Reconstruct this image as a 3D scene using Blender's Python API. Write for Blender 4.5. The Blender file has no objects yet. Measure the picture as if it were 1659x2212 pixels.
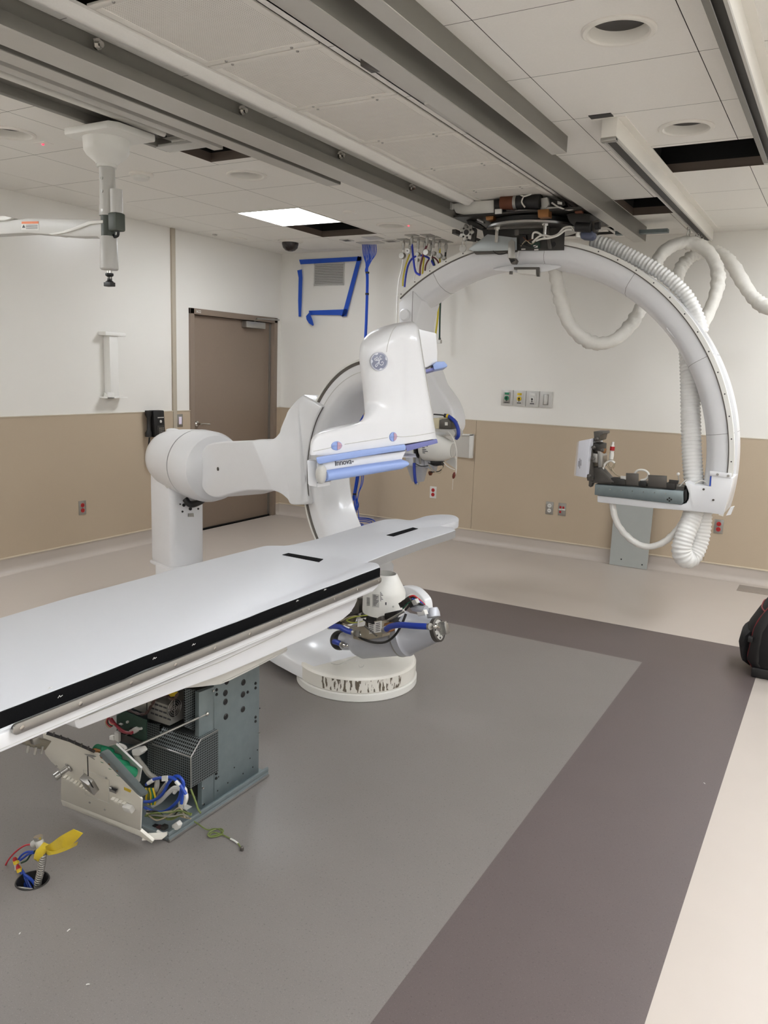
import bpy, bmesh, math, random
from mathutils import Vector, Matrix
random.seed(7)
PI = math.pi
C = bpy.context.scene.collection
sc = bpy.context.scene
V = Vector

# ------------------------------------------------------------------ camera of the room
CAM = V((5.2623, -6.9131, 1.5833)); YAW, PIT, ROL, FPX = -0.51717, 0.17523, 0.03531, 1721.3
W, H = 1659, 2212
f0 = V((math.sin(YAW), math.cos(YAW), 0)); r0 = V((math.cos(YAW), -math.sin(YAW), 0)); u0 = V((0, 0, 1))
FW = math.cos(PIT)*f0 - math.sin(PIT)*u0
UP = math.sin(PIT)*f0 + math.cos(PIT)*u0
RT = math.cos(ROL)*r0 + math.sin(ROL)*UP
UP = -math.sin(ROL)*r0 + math.cos(ROL)*UP
def ray(px, py): return FW + RT*((px-W/2)/FPX) - UP*((py-H/2)/FPX)
def onp(px, py, O, n):                      # a point of the photo on a plane of the room
    d = ray(px, py); n = V(n); t = ((V(O)-CAM).dot(n))/d.dot(n); return CAM + d*t
def PX(px, py, x): return onp(px, py, (x, 0, 0), (1, 0, 0))
def PY(px, py, y): return onp(px, py, (0, y, 0), (0, 1, 0))
def PZ(px, py, z): return onp(px, py, (0, 0, z), (0, 0, 1))
ISO = V((3.25, -3.5, 1.04))
FU = V((.94, -.342, 0)).normalized(); FN = V((-.342, -.94, 0)).normalized(); UZ = V((0, 0, 1))
def PF(px, py, off=0.0): return onp(px, py, ISO + FN*off, FN)
def FP(u, off, z): p = ISO + FU*u + FN*off; return V((p.x, p.y, z))

CH, WH, CV = 2.74, 1.157, .122

# ------------------------------------------------------------------ materials
def lin(c):
    c = c/255.0
    return c/12.92 if c <= .04045 else ((c+.055)/1.055)**2.4
def col(rgb): return (lin(rgb[0]), lin(rgb[1]), lin(rgb[2]), 1)
MATS = {}
def mat(name, rgb, rough=.5, metal=0.0, var=.06, scale=20, bump=0.0, coat=0.0, spec=.5):
    if name in MATS: return MATS[name]
    m = bpy.data.materials.new(name); m.use_nodes = True; MATS[name] = m
    nt = m.node_tree; b = nt.nodes['Principled BSDF']
    tc = nt.nodes.new('ShaderNodeTexCoord'); nz = nt.nodes.new('ShaderNodeTexNoise')
    nz.inputs['Scale'].default_value = scale; nz.inputs['Detail'].default_value = 4
    nt.links.new(tc.outputs['Object'], nz.inputs['Vector'])
    mx = nt.nodes.new('ShaderNodeMix'); mx.data_type = 'RGBA'
    c = col(rgb); k = 1-var
    mx.inputs[6].default_value = (c[0]*k, c[1]*k, c[2]*k, 1)
    mx.inputs[7].default_value = (min(1, c[0]*(1+var)), min(1, c[1]*(1+var)), min(1, c[2]*(1+var)), 1)
    nt.links.new(nz.outputs['Fac'], mx.inputs[0]); nt.links.new(mx.outputs[2], b.inputs['Base Color'])
    b.inputs['Roughness'].default_value = rough; b.inputs['Metallic'].default_value = metal
    b.inputs['Specular IOR Level'].default_value = spec
    if coat: b.inputs['Coat Weight'].default_value = coat; b.inputs['Coat Roughness'].default_value = .12
    if bump:
        bp = nt.nodes.new('ShaderNodeBump'); bp.inputs['Strength'].default_value = bump; bp.inputs['Distance'].default_value = .002
        nt.links.new(nz.outputs['Fac'], bp.inputs['Height']); nt.links.new(bp.outputs['Normal'], b.inputs['Normal'])
    return m
def nodes(m): return m.node_tree, m.node_tree.nodes['Principled BSDF']
def emis(name, rgb, st):
    m = mat(name, rgb); nt, b = nodes(m)
    b.inputs['Emission Color'].default_value = col(rgb); b.inputs['Emission Strength'].default_value = st
    return m
def speckle(name, rgb, dark, light, rough, amt=.5):
    m = mat(name, rgb, rough, var=.04, scale=6); nt, b = nodes(m)
    tc = nt.nodes.new('ShaderNodeTexCoord')
    old = [l for l in nt.links if l.to_socket == b.inputs['Base Color']][0].from_socket
    prev = old
    for sc_, thr, cl in ((420, .69, dark), (300, .70, light), (150, .70, dark)):
        nz = nt.nodes.new('ShaderNodeTexNoise'); nz.inputs['Scale'].default_value = sc_; nz.inputs['Detail'].default_value = 1
        nt.links.new(tc.outputs['Object'], nz.inputs['Vector'])
        rp = nt.nodes.new('ShaderNodeMapRange'); rp.inputs[1].default_value = thr-.05; rp.inputs[2].default_value = thr+.04; rp.inputs[4].default_value = amt
        nt.links.new(nz.outputs['Fac'], rp.inputs[0])
        mx = nt.nodes.new('ShaderNodeMix'); mx.data_type = 'RGBA'; mx.inputs[7].default_value = col(cl)
        nt.links.new(rp.outputs[0], mx.inputs[0]); nt.links.new(prev, mx.inputs[6]); prev = mx.outputs[2]
    nt.links.new(prev, b.inputs['Base Color'])
    return m
def perforated(name, rgb, pitch, rough=.4, metal=.8, axes='xz', hole=(18, 18, 18), rad=.33):
    m = mat(name, rgb, rough, metal); nt, b = nodes(m)
    prev = [l for l in nt.links if l.to_socket == b.inputs['Base Color']][0].from_socket
    tc = nt.nodes.new('ShaderNodeTexCoord'); sp = nt.nodes.new('ShaderNodeSeparateXYZ')
    nt.links.new(tc.outputs['Object'], sp.inputs[0])
    outs = []
    for a in axes:
        d = nt.nodes.new('ShaderNodeMath'); d.operation = 'DIVIDE'; d.inputs[1].default_value = pitch
        nt.links.new(sp.outputs['xyz'.index(a)], d.inputs[0])
        f = nt.nodes.new('ShaderNodeMath'); f.operation = 'FRACT'; nt.links.new(d.outputs[0], f.inputs[0])
        s = nt.nodes.new('ShaderNodeMath'); s.operation = 'SUBTRACT'; s.inputs[1].default_value = .5; nt.links.new(f.outputs[0], s.inputs[0])
        q = nt.nodes.new('ShaderNodeMath'); q.operation = 'MULTIPLY'; nt.links.new(s.outputs[0], q.inputs[0]); nt.links.new(s.outputs[0], q.inputs[1])
        outs.append(q)
    ad = nt.nodes.new('ShaderNodeMath'); ad.operation = 'ADD'; nt.links.new(outs[0].outputs[0], ad.inputs[0]); nt.links.new(outs[1].outputs[0], ad.inputs[1])
    lt = nt.nodes.new('ShaderNodeMath'); lt.operation = 'LESS_THAN'; lt.inputs[1].default_value = rad*rad; nt.links.new(ad.outputs[0], lt.inputs[0])
    mx = nt.nodes.new('ShaderNodeMix'); mx.data_type = 'RGBA'; mx.inputs[7].default_value = col(hole)
    nt.links.new(lt.outputs[0], mx.inputs[0]); nt.links.new(prev, mx.inputs[6]); nt.links.new(mx.outputs[2], b.inputs['Base Color'])
    return m

WHITE = mat('gantry white enamel', (230, 230, 231), .28, var=.015, coat=.3)
WARM = mat('cream enamel', (226, 224, 217), .4, var=.02)
TABLE = mat('white table laminate', (202, 203, 206), .42, var=.01)
GREYP = mat('light grey plastic', (196, 194, 188), .4, var=.03)
BLUE = mat('periwinkle rubber', (150, 172, 224), .35, var=.03)
BLUED = mat('violet blue trim', (118, 122, 178), .4, var=.03)
BLUEH = mat('blue hose rubber', (36, 62, 160), .45, var=.08)
BLUEC = mat('blue network cable', (30, 78, 190), .4, var=.08)
TAPE = mat('blue painter tape', (32, 82, 190), .6, var=.08, bump=.1)
BLACK = mat('black plastic', (22, 21, 21), .45, var=.1)
FELT = mat('black hook and loop strip', (17, 17, 18), .95, var=.3, scale=300, bump=.4, spec=.1)
DARK = mat('dark painted steel', (58, 56, 53), .5, .4, var=.12)
DGREY = mat('dark grey metal', (92, 88, 83), .45, .5, var=.1)
STEEL = mat('brushed steel', (172, 170, 165), .35, .9, var=.06, scale=60)
CHROME = mat('chrome', (205, 203, 198), .15, 1, var=.03)
ALU = mat('aluminium extrusion', (196, 193, 186), .42, .2, var=.04, scale=8)
ALUD = mat('grey aluminium web', (126, 123, 116), .45, .25, var=.05, scale=8)
GALV = mat('galvanised sheet', (132, 143, 145), .42, .6, var=.13, scale=28)
SILVER = mat('silver grey tube paint', (186, 188, 194), .38, .3, var=.04)
RUBBER = mat('groove rubber', (98, 93, 86), .6, var=.08)
BRONZE = mat('bronze block', (150, 104, 62), .4, .6, var=.15)
COPPER = mat('copper motor winding', (105, 62, 42), .5, .4, var=.2)
RED = mat('red plastic', (176, 30, 34), .45)
GREEN = mat('green terminal plastic', (22, 122, 84), .45)
YEL = mat('yellow plastic', (222, 190, 40), .5)
PCB = mat('green circuit board', (32, 60, 48), .5, var=.5, scale=120)
BEIGE = mat('beige vinyl floor', (191, 181, 171), .38, var=.02, scale=5, spec=.4)
TAN = mat('tan wall panel', (190, 173, 150), .42, var=.02, scale=90, spec=.4)
PAINT = mat('cream wall paint', (238, 235, 228), .25, var=.012, scale=4, spec=.45)
CEIL = mat('ceiling tile', (240, 237, 230), .75, var=.035, scale=160, bump=.12)
SEAM = mat('ceiling seam shadow', (70, 64, 56), .8)
VOID = mat('dark plenum', (10, 9, 8), .95)
DOORF = mat('taupe door frame paint', (138, 122, 108), .4, var=.04)
DOORL = mat('taupe door leaf', (138, 121, 106), .45, var=.04, scale=50)
WRAP = mat('white cloth cable sleeve', (226, 223, 215), .6, var=.05, scale=30, bump=.5)
HOSEW = mat('white corrugated plastic', (238, 237, 233), .3, var=.02)
CABW = mat('white cable', (225, 222, 214), .4, var=.04)
CABK = mat('black cable', (20, 20, 20), .45)
CABT = mat('tan wire', (172, 158, 132), .5)
LABEL = mat('white paper label', (222, 220, 214), .6)
INK = mat('dark ink', (62, 62, 66), .6)

# ------------------------------------------------------------------ mesh builder
class MB:
    def __init__(s): s.v = []; s.f = []; s.m = []; s.mi = 0
    def add(s, vs, fs):
        o = len(s.v); s.v += [V(p) for p in vs]
        for f in fs: s.f.append(tuple(i+o for i in f)); s.m.append(s.mi)
        return s
    def box(s, lo, hi):
        x0, y0, z0 = lo; x1, y1, z1 = hi
        return s.add([(x0,y0,z0),(x1,y0,z0),(x1,y1,z0),(x0,y1,z0),(x0,y0,z1),(x1,y0,z1),(x1,y1,z1),(x0,y1,z1)],
                     [(0,3,2,1),(4,5,6,7),(0,1,5,4),(1,2,6,5),(2,3,7,6),(3,0,4,7)])
    def obox(s, c, a, b, n, ha, hb, hn):    # oriented box: centre, three axes, three half sizes
        c, a, b, n = V(c), V(a).normalized(), V(b).normalized(), V(n).normalized()
        p = [c+a*(ha*i)+b*(hb*j)+n*(hn*k) for k in (-1,1) for j in (-1,1) for i in (-1,1)]
        return s.add(p, [(0,2,3,1),(4,5,7,6),(0,1,5,4),(1,3,7,5),(3,2,6,7),(2,0,4,6)])
    def prism(s, pts, d):                   # planar outline swept along a vector
        pts = [V(p) for p in pts]; d = V(d); n = len(pts)
        return s.add(pts + [p+d for p in pts],
                     [tuple(range(n-1, -1, -1)), tuple(range(n, 2*n))] + [(i, (i+1) % n, n+(i+1) % n, n+i) for i in range(n)])
    def lathe(s, prof, c, ax=(0,0,1), n=32, cap=True):   # prof: (radius, height along the axis)
        c = V(c); ax = V(ax).normalized(); a = ax.orthogonal().normalized(); b = ax.cross(a)
        vs = []; fs = []
        for r, h in prof:
            for i in range(n):
                t = 2*PI*i/n; vs.append(c + ax*h + (a*math.cos(t) + b*math.sin(t))*r)
        for k in range(len(prof)-1):
            for i in range(n):
                j = (i+1) % n; fs.append((k*n+i, k*n+j, (k+1)*n+j, (k+1)*n+i))
        if cap:
            if prof[0][0] > 1e-6: fs.append(tuple(range(n-1, -1, -1)))
            if prof[-1][0] > 1e-6: fs.append(tuple((len(prof)-1)*n+i for i in range(n)))
        return s.add(vs, fs)
    def cyl(s, p0, p1, r, n=16, r1=None):
        p0, p1 = V(p0), V(p1); L = (p1-p0).length
        return s.lathe([(r, 0), (r if r1 is None else r1, L)], p0, p1-p0, n)
    def tube(s, pts, r, n=8, closed=False, rf=None, flat=None, cap=True):
        pts = [V(p) for p in pts]; N = len(pts); vs = []; fs = []
        t0 = (pts[1]-pts[0]).normalized(); a = t0.orthogonal().normalized()
        if flat is not None: a = V(flat)
        for k in range(N):
            t = (pts[(k+1) % N]-pts[k-1]) if closed else (pts[min(k+1, N-1)]-pts[max(k-1, 0)])
            t.normalize(); a = (a - t*a.dot(t)); a = a.normalized() if a.length > 1e-6 else t.orthogonal().normalized()
            b = t.cross(a); rr = r if rf is None else rf(k, N)
            for i in range(n):
                q = 2*PI*i/n; vs.append(pts[k] + (a*math.cos(q) + b*math.sin(q))*rr)
        M_ = N if closed else N-1
        for k in range(M_):
            for i in range(n):
                j = (i+1) % n; k2 = (k+1) % N; fs.append((k*n+i, k*n+j, k2*n+j, k2*n+i))
        if cap and not closed: fs.append(tuple(range(n-1, -1, -1))); fs.append(tuple((N-1)*n+i for i in range(n)))
        return s.add(vs, fs)
    def loft(s, secs, cap=True, closed=False):
        n = len(secs[0]); vs = [V(p) for sec in secs for p in sec]; fs = []
        K = len(secs)
        for k in range(K if closed else K-1):
            for i in range(n):
                j = (i+1) % n; k2 = (k+1) % K; fs.append((k*n+i, k*n+j, k2*n+j, k2*n+i))
        if cap and not closed: fs.append(tuple(range(n-1, -1, -1))); fs.append(tuple((K-1)*n+i for i in range(n)))
        return s.add(vs, fs)
    def ball(s, c, r, sx=1, sy=1, sz=1, n=16, m=10):
        c = V(c); vs = [c+V((0,0,-r*sz))]; fs = []
        for k in range(1, m):
            th = -PI/2+PI*k/m
            for i in range(n):
                t = 2*PI*i/n; vs.append(c+V((r*sx*math.cos(th)*math.cos(t), r*sy*math.cos(th)*math.sin(t), r*sz*math.sin(th))))
        vs.append(c+V((0,0,r*sz)))
        for i in range(n): fs.append((0, 1+(i+1) % n, 1+i)); fs.append((len(vs)-1, 1+(m-2)*n+i, 1+(m-2)*n+(i+1) % n))
        for k in range(m-2):
            for i in range(n): j = (i+1) % n; fs.append((1+k*n+i, 1+k*n+j, 1+(k+1)*n+j, 1+(k+1)*n+i))
        return s.add(vs, fs)
def smooth(pts, k=8, closed=False):          # Catmull-Rom through points
    pts = [V(p) for p in pts]; N = len(pts); out = []
    for i in range(N if closed else N-1):
        if closed: p0, p1, p2, p3 = pts[i-1], pts[i], pts[(i+1) % N], pts[(i+2) % N]
        else: p0, p1, p2, p3 = pts[max(i-1, 0)], pts[i], pts[i+1], pts[min(i+2, N-1)]
        for j in range(k):
            t = j/k; out.append(.5*((2*p1) + (p2-p0)*t + (2*p0-5*p1+4*p2-p3)*t*t + (3*p1-p0-3*p2+p3)*t*t*t))
    if not closed: out.append(pts[-1])
    return out

def obj(name, mb, m, parent=None, bevel=0, seg=2, auto=35, sub=0):
    me = bpy.data.meshes.new(name)
    me.from_pydata([tuple(p) for p in mb.v], [], mb.f)
    ms = m if isinstance(m, (list, tuple)) else [m]
    for x in ms: me.materials.append(x)
    if len(ms) > 1: me.polygons.foreach_set('material_index', mb.m)
    bm = bmesh.new(); bm.from_mesh(me); bmesh.ops.recalc_face_normals(bm, faces=bm.faces)
    if bevel:
        es = [e for e in bm.edges if len(e.link_faces) == 2 and e.calc_face_angle(0) > math.radians(28)]
        try: bmesh.ops.bevel(bm, geom=es, offset=bevel, offset_type='OFFSET', segments=seg, profile=.5, affect='EDGES', clamp_overlap=True)
        except Exception as ex: print('bevel', name, ex)
    bm.to_mesh(me); bm.free()
    for p in me.polygons: p.use_smooth = True
    try: me.set_sharp_from_angle(angle=math.radians(auto))
    except Exception: pass
    o = bpy.data.objects.new(name, me); C.objects.link(o)
    if sub:
        md = o.modifiers.new('sub', 'SUBSURF'); md.levels = md.render_levels = sub
    if parent is not None: attach(o, parent)
    return o
BASE = {}
def attach(o, parent):
    o.parent = parent
    if parent.type == 'EMPTY': o.location = -parent.location
def thing(name, label, cat, loc=(0,0,0), group=None):
    o = bpy.data.objects.new(name, None); C.objects.link(o); o.location = loc; o.empty_display_size = .1
    o['label'] = label; o['category'] = cat
    if group: o['group'] = group
    return o
def tag(o, label, cat, group=None, kind=None):
    o['label'] = label; o['category'] = cat
    if group: o['group'] = group
    if kind: o['kind'] = kind
    return o
def struct(name, mb, m, parent=None, label=None, **k):
    o = obj(name, mb, m, parent, **k)
    if parent is None: o['kind'] = 'structure'
    if label: o['label'] = label
    return o
def dup(root, loc, label=None, group=None, scale=None, rot=None):
    r = root.copy(); C.objects.link(r); r.location = loc
    if rot is not None: r.rotation_euler = rot
    if label: r['label'] = label
    if group: r['group'] = group
    for ch in list(root.children):
        c = ch.copy(); C.objects.link(c); c.parent = r
        for g in list(ch.children):
            d = g.copy(); C.objects.link(d); d.parent = c
    return r
def text(name, s, m, origin, xdir, ydir, size, parent=None, depth=.0006, align='LEFT'):
    cu = bpy.data.curves.new(name, 'FONT'); cu.body = s; cu.size = size; cu.extrude = depth; cu.align_x = align
    t = bpy.data.objects.new(name, cu); C.objects.link(t)
    dg = bpy.context.evaluated_depsgraph_get(); me = bpy.data.meshes.new_from_object(t.evaluated_get(dg))
    bpy.data.objects.remove(t); me.name = name
    x = V(xdir).normalized(); y = V(ydir); y = (y - x*y.dot(x)).normalized(); z = x.cross(y)
    M = Matrix(((x.x, y.x, z.x, origin[0]), (x.y, y.y, z.y, origin[1]), (x.z, y.z, z.z, origin[2]), (0,0,0,1)))
    me.transform(M); me.materials.clear(); me.materials.append(m)
    o = bpy.data.objects.new(name, me); C.objects.link(o)
    if parent is not None: attach(o, parent)
    return o
def ringpts(c, a, b, r, n=32, t0=0, t1=2*PI, ends=False):
    c, a, b = V(c), V(a), V(b); k = n if not ends else n-1
    return [c + a*(r*math.cos(t0+(t1-t0)*i/k)) + b*(r*math.sin(t0+(t1-t0)*i/k)) for i in range(n)]

# camera object
cd = bpy.data.cameras.new('camera'); cam = bpy.data.objects.new('camera', cd); C.objects.link(cam)
cd.sensor_fit = 'VERTICAL'; cd.sensor_height = 36; cd.lens = FPX/H*36; cd.clip_start = .02
cam.matrix_world = Matrix(((RT.x, UP.x, -FW.x, CAM.x), (RT.y, UP.y, -FW.y, CAM.y), (RT.z, UP.z, -FW.z, CAM.z), (0,0,0,1)))
sc.camera = cam
sc.view_settings.view_transform = 'Standard'; sc.view_settings.look = 'None'; sc.view_settings.gamma = 1; sc.view_settings.exposure = 1.2
sc.view_settings.use_curve_mapping = False
w = bpy.data.worlds.new('room air'); sc.world = w; w.use_nodes = True
w.node_tree.nodes['Background'].inputs[0].default_value = (1, .96, .9, 1); w.node_tree.nodes['Background'].inputs[1].default_value = .0
# ================================================================== the room
RX, FY = 6.9, -9.2            # right wall, wall behind the camera
# floor: beige field, dark border, grey panel with a round floor box hole
FGREY = speckle('grey speckled vinyl', (126, 120, 116), (86, 80, 77), (164, 158, 152), .42)
FDARK = speckle('plum grey speckled vinyl', (98, 88, 86), (68, 60, 58), (132, 122, 118), .42)
gx0, gx1, gy0, gy1 = 1.98, 4.425, -6.6, -2.405
dx0, dx1, dy0, dy1 = 1.4, 5.006, -7.2, -1.777
hc = V((3.262, -5.505, 0)); hr = .047
fl = MB()
def quad(x0, y0, x1, y1, mi):
    fl.mi = mi; fl.add([(x0,y0,0),(x1,y0,0),(x1,y1,0),(x0,y1,0)], [(0,1,2,3)])
quad(0, dy1, RX, 0, 0); quad(0, FY, RX, dy0, 0); quad(0, dy0, dx0, dy1, 0); quad(dx1, dy0, RX, dy1, 0)
quad(dx0, gy1, dx1, dy1, 1); quad(dx0, dy0, dx1, gy0, 1); quad(dx0, gy0, gx0, gy1, 1); quad(gx1, gy0, dx1, gy1, 1)
a = .1
quad(gx0, hc.y+a, gx1, gy1, 2); quad(gx0, gy0, gx1, hc.y-a, 2); quad(gx0, hc.y-a, hc.x-a, hc.y+a, 2); quad(hc.x+a, hc.y-a, gx1, hc.y+a, 2)
n = 32; inn = []; out = []
for i in range(n):
    t = 2*PI*i/n; c_, s_ = math.cos(t), math.sin(t); k = a/max(abs(c_), abs(s_))
    inn.append((hc.x+hr*c_, hc.y+hr*s_, 0)); out.append((hc.x+k*c_, hc.y+k*s_, 0))
fl.mi = 2; fl.add(inn+out, [(i, n+i, n+(i+1) % n, (i+1) % n) for i in range(n)])
fl.mi = 3; fl.add(inn+[(p[0], p[1], -.12) for p in inn], [(i, (i+1) % n, n+(i+1) % n, n+i) for i in range(n)] + [tuple(range(n, 2*n))])
struct('floor', fl, [BEIGE, FDARK, FGREY, DARK], label='vinyl floor, grey panel with plum border inside beige field')

# walls (left x=0, back y=0, right, front)
def wall(name, lo, hi):
    struct(name, MB().box(lo, hi), PAINT)
DY0, DY1, DZ = -1.372, -.082, 2.085          # door opening with frame in the left wall
lw = MB().box((-.12, FY, 0), (0, DY0, CH+.5)).box((-.12, DY1, 0), (0, 0, CH+.5)).box((-.12, DY0, DZ), (0, DY1, CH+.5))
struct('wall_left', lw, PAINT)
wall('wall_back', (-.12, 0, 0), (RX+.12, .12, CH+.5)); wall('wall_right', (RX, FY, 0), (RX+.12, 0, CH+.5)); wall('wall_front', (-.12, FY-.12, 0), (RX+.12, FY, CH+.5))
# wainscot: tan rigid vinyl panels with a thin top trim
wt = .012
def wains(name, boxes, seams=()):
    b = MB()
    for lo, hi in boxes: b.box(lo, hi)
    struct(name, b, TAN, label='tan wainscot panel under cream wall')
wains('trim_1', [((0, FY, CV), (wt, DY0, WH)), ((0, DY1, CV), (wt, -wt, WH))])
xs = [0, .62, 2.295, 4.39, RX]
wains('trim_2', [((xs[i]+.0015, -wt, CV), (xs[i+1]-.0015, 0, WH)) for i in range(4)])
TRIM = mat('pale vinyl trim', (205, 195, 176), .45, var=.02)
struct('trim_4', MB().box((0, FY, WH), (wt+.004, DY0, WH+.006)).box((0, DY1, WH), (wt+.004, 0, WH+.006)), TRIM, label='thin pale cap along the top of the left wainscot')
struct('trim_5', MB().box((0, -wt-.004, WH), (RX, 0, WH+.006)), TRIM, label='thin pale cap along the top of the back wainscot')
STRIPM = mat('beige batten', (186, 176, 158), .5, var=.02)
struct('trim_6', MB().box((0, -1.593, CV), (.02, -1.548, CH)), STRIPM, label='narrow vertical beige batten on left wall beside the door', bevel=.002)
# coved base: floor vinyl turned up the wall
def cove(axis, a0, a1, name):
    prof = [(0, CV), (.012, CV)] + [(.012+.05*(1-math.cos(t)), .05-.05*math.sin(t)) for t in [k*PI/16 for k in range(9)]] + [(.066, .0008), (0, .0008)]
    if axis == 'y': secs = [[V((p, yy, z)) for p, z in prof] for yy in (a0, a1)]
    else: secs = [[V((xx, -p, z)) for p, z in prof] for xx in (a0, a1)]
    return MB().loft(secs)
struct('baseboard_left', cove('y', FY, DY0, ''), BEIGE); b_ = cove('y', DY1, 0, ''); struct('baseboard_corner', b_, BEIGE)
struct('baseboard_back', cove('x', 0, RX, ''), BEIGE)
CAPM = mat('cove cap strip', (216, 203, 180), .4, var=.02)
struct('trim_7', MB().box((0, FY, CV-.004), (wt+.006, DY0, CV+.006)), CAPM, label='pale cap strip over the left cove base')
struct('trim_8', MB().box((0, -wt-.006, CV-.004), (RX, 0, CV+.006)), CAPM, label='pale cap strip over the back cove base')
struct('trim_9', MB().box((0, DY1, CV-.004), (wt+.006, 0, CV+.006)), CAPM)

# door in the left wall
dr = MB()
fw = .052
dr.box((-.1, DY0, 0), (.022, DY0+fw, DZ)).box((-.1, DY1-fw, 0), (.022, DY1, DZ)).box((-.1, DY0, DZ-fw), (.022, DY1, DZ))
d1 = struct('door_1', dr, DOORF, bevel=.003, label='taupe steel door in left wall')
obj('door_leaf', MB().box((-.075, DY0+fw+.004, .012), (-.03, DY1-fw-.006, DZ-fw-.004)), DOORL, d1, bevel=.002)
obj('edge_strip', MB().box((-.03, DY1-fw-.03, .02), (-.022, DY1-fw-.004, DZ-fw-.006)), STEEL, d1)
obj('gap', MB().box((-.028, DY0+fw, 0), (-.026, DY1-fw, .014)), BLACK, d1)
ay = -1.25; az = 1.03
h = obj('handle', MB().lathe([(.026, 0), (.026, .012), (.012, .02), (.011, .06)], (-.03, ay, az), (1,0,0), 20).tube(smooth([(.028, ay, az), (.03, ay+.04, az+.002), (.03, ay+.12, az-.006)], 6), .0085, 10), CHROME, d1)
clo = obj('door_closer', MB().box((-.03, -.60, DZ-.125), (.035, -.30, DZ-.062)), STEEL, d1, bevel=.006)
obj('closer_arm', MB().tube([(.0, -.44, DZ-.06), (.035, -.44, DZ-.03), (.045, -.11, DZ-.02), (.03, -.07, DZ-.018)], .008, 8), STEEL, clo)
LW = mat('white lettering', (236, 234, 228), .5)
text('room_number', '3622', LW, (.0228, DY0+.07, DZ-.037), (0,1,0), (0,0,1), .034, d1)

# ceiling: tiles with thin dark joints; openings where tiles are missing
tl = MB()
J = .003
DLH = [(1.31, -4.055), (1.90, -2.86), (1.92, -1.08), (4.45, -4.0), (4.47, -2.82)]     # round holes of the downlights
def tile(x0, y0, x1, y1, mi=0, z=CH):
    tl.mi = mi
    for hx, hy in DLH:
        if x0 < hx < x1 and y0 < hy < y1:
            x0, y0, x1, y1 = x0+J/2, y0+J/2, x1-J/2, y1-J/2
            n = 48; r = .099; inn = []; out = []
            cs = [math.atan2(yy-hy, xx-hx) % (2*PI) for xx in (x0, x1) for yy in (y0, y1)]
            ts = sorted([2*PI*i/n for i in range(n)] + cs)
            for t in ts:
                c_, s_ = math.cos(t), math.sin(t)
                k = min(((x1-hx) if c_ > 0 else (hx-x0))/max(abs(c_), 1e-9), ((y1-hy) if s_ > 0 else (hy-y0))/max(abs(s_), 1e-9))
                inn.append((hx+r*c_, hy+r*s_, z)); out.append((hx+k*c_, hy+k*s_, z))
            m_ = len(ts); tl.add(inn+out, [(i, m_+i, m_+(i+1) % m_, (i+1) % m_) for i in range(m_)]); return
    tl.mi = mi; tl.add([(x0+J/2,y0+J/2,z),(x1-J/2,y0+J/2,z),(x1-J/2,y1-J/2,z),(x0+J/2,y1-J/2,z)], [(0,1,2,3)])
def opening(x0, y0, x1, y1, h=.16):
    rim = .05
    tl.mi = 3
    for A, B in (((x0,y0),(x1,y0)), ((x1,y0),(x1,y1)), ((x1,y1),(x0,y1)), ((x0,y1),(x0,y0))):
        tl.mi = 3; tl.add([(*A, CH), (*B, CH), (*B, CH+rim), (*A, CH+rim)], [(0,1,2,3)])
        tl.mi = 2; tl.add([(*A, CH+rim), (*B, CH+rim), (*B, CH+.45), (*A, CH+.45)], [(0,1,2,3)])
    tl.mi = 2; tl.add([(x0,y0,CH+.45),(x1,y0,CH+.45),(x1,y1,CH+.45),(x0,y1,CH+.45)], [(0,1,2,3)])
OPEN = [(1.905, -3.50, 2.30, -3.185), (1.035, -1.33, 1.60, -.775), (4.095+.09, -2.53, 4.80, -1.985), (3.78, -1.40, 4.17, -.865)]
LY = [0, -.15] + [-.765-.5885*k for k in range(15)]
RY = [0, -.24] + [-.855-.571*k for k in range(15)]
def region(xs, ys):
    for i in range(len(xs)-1):
        for j in range(len(ys)-1):
            x0, x1, y1, y0 = xs[i], xs[i+1], ys[j], max(ys[j+1], FY)
            if y1 <= FY: continue
            cut = [o for o in OPEN if o[0] < x1-.02 and o[2] > x0+.02 and o[1] < y1-.02 and o[3] > y0+.02]
            if not cut: tile(x0, y0, x1, y1); continue
            o = cut[0]; ax0, ax1, ay0, ay1 = max(x0, o[0]), min(x1, o[2]), max(y0, o[1]), min(y1, o[3])
            if ax0 - x0 > .02: tile(x0, y0, ax0, y1)
            if x1 - ax1 > .02: tile(ax1, y0, x1, y1)
            if ay0 - y0 > .012: tile(ax0, y0, ax1, ay0)
            if y1 - ay1 > .012: tile(ax0, ay1, ax1, y1)
region([0, .44, 1.035, 1.625, 2.215, 2.80], LY)
region([3.70, 4.035, 4.66, 5.28, 5.9, 6.5, RX], RY)
region([2.80, 2.93], LY[1:]); region([2.80, 3.70], [0, -.15])
region([3.47, 3.70], LY[1:])
for o in OPEN: opening(*o)
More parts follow.
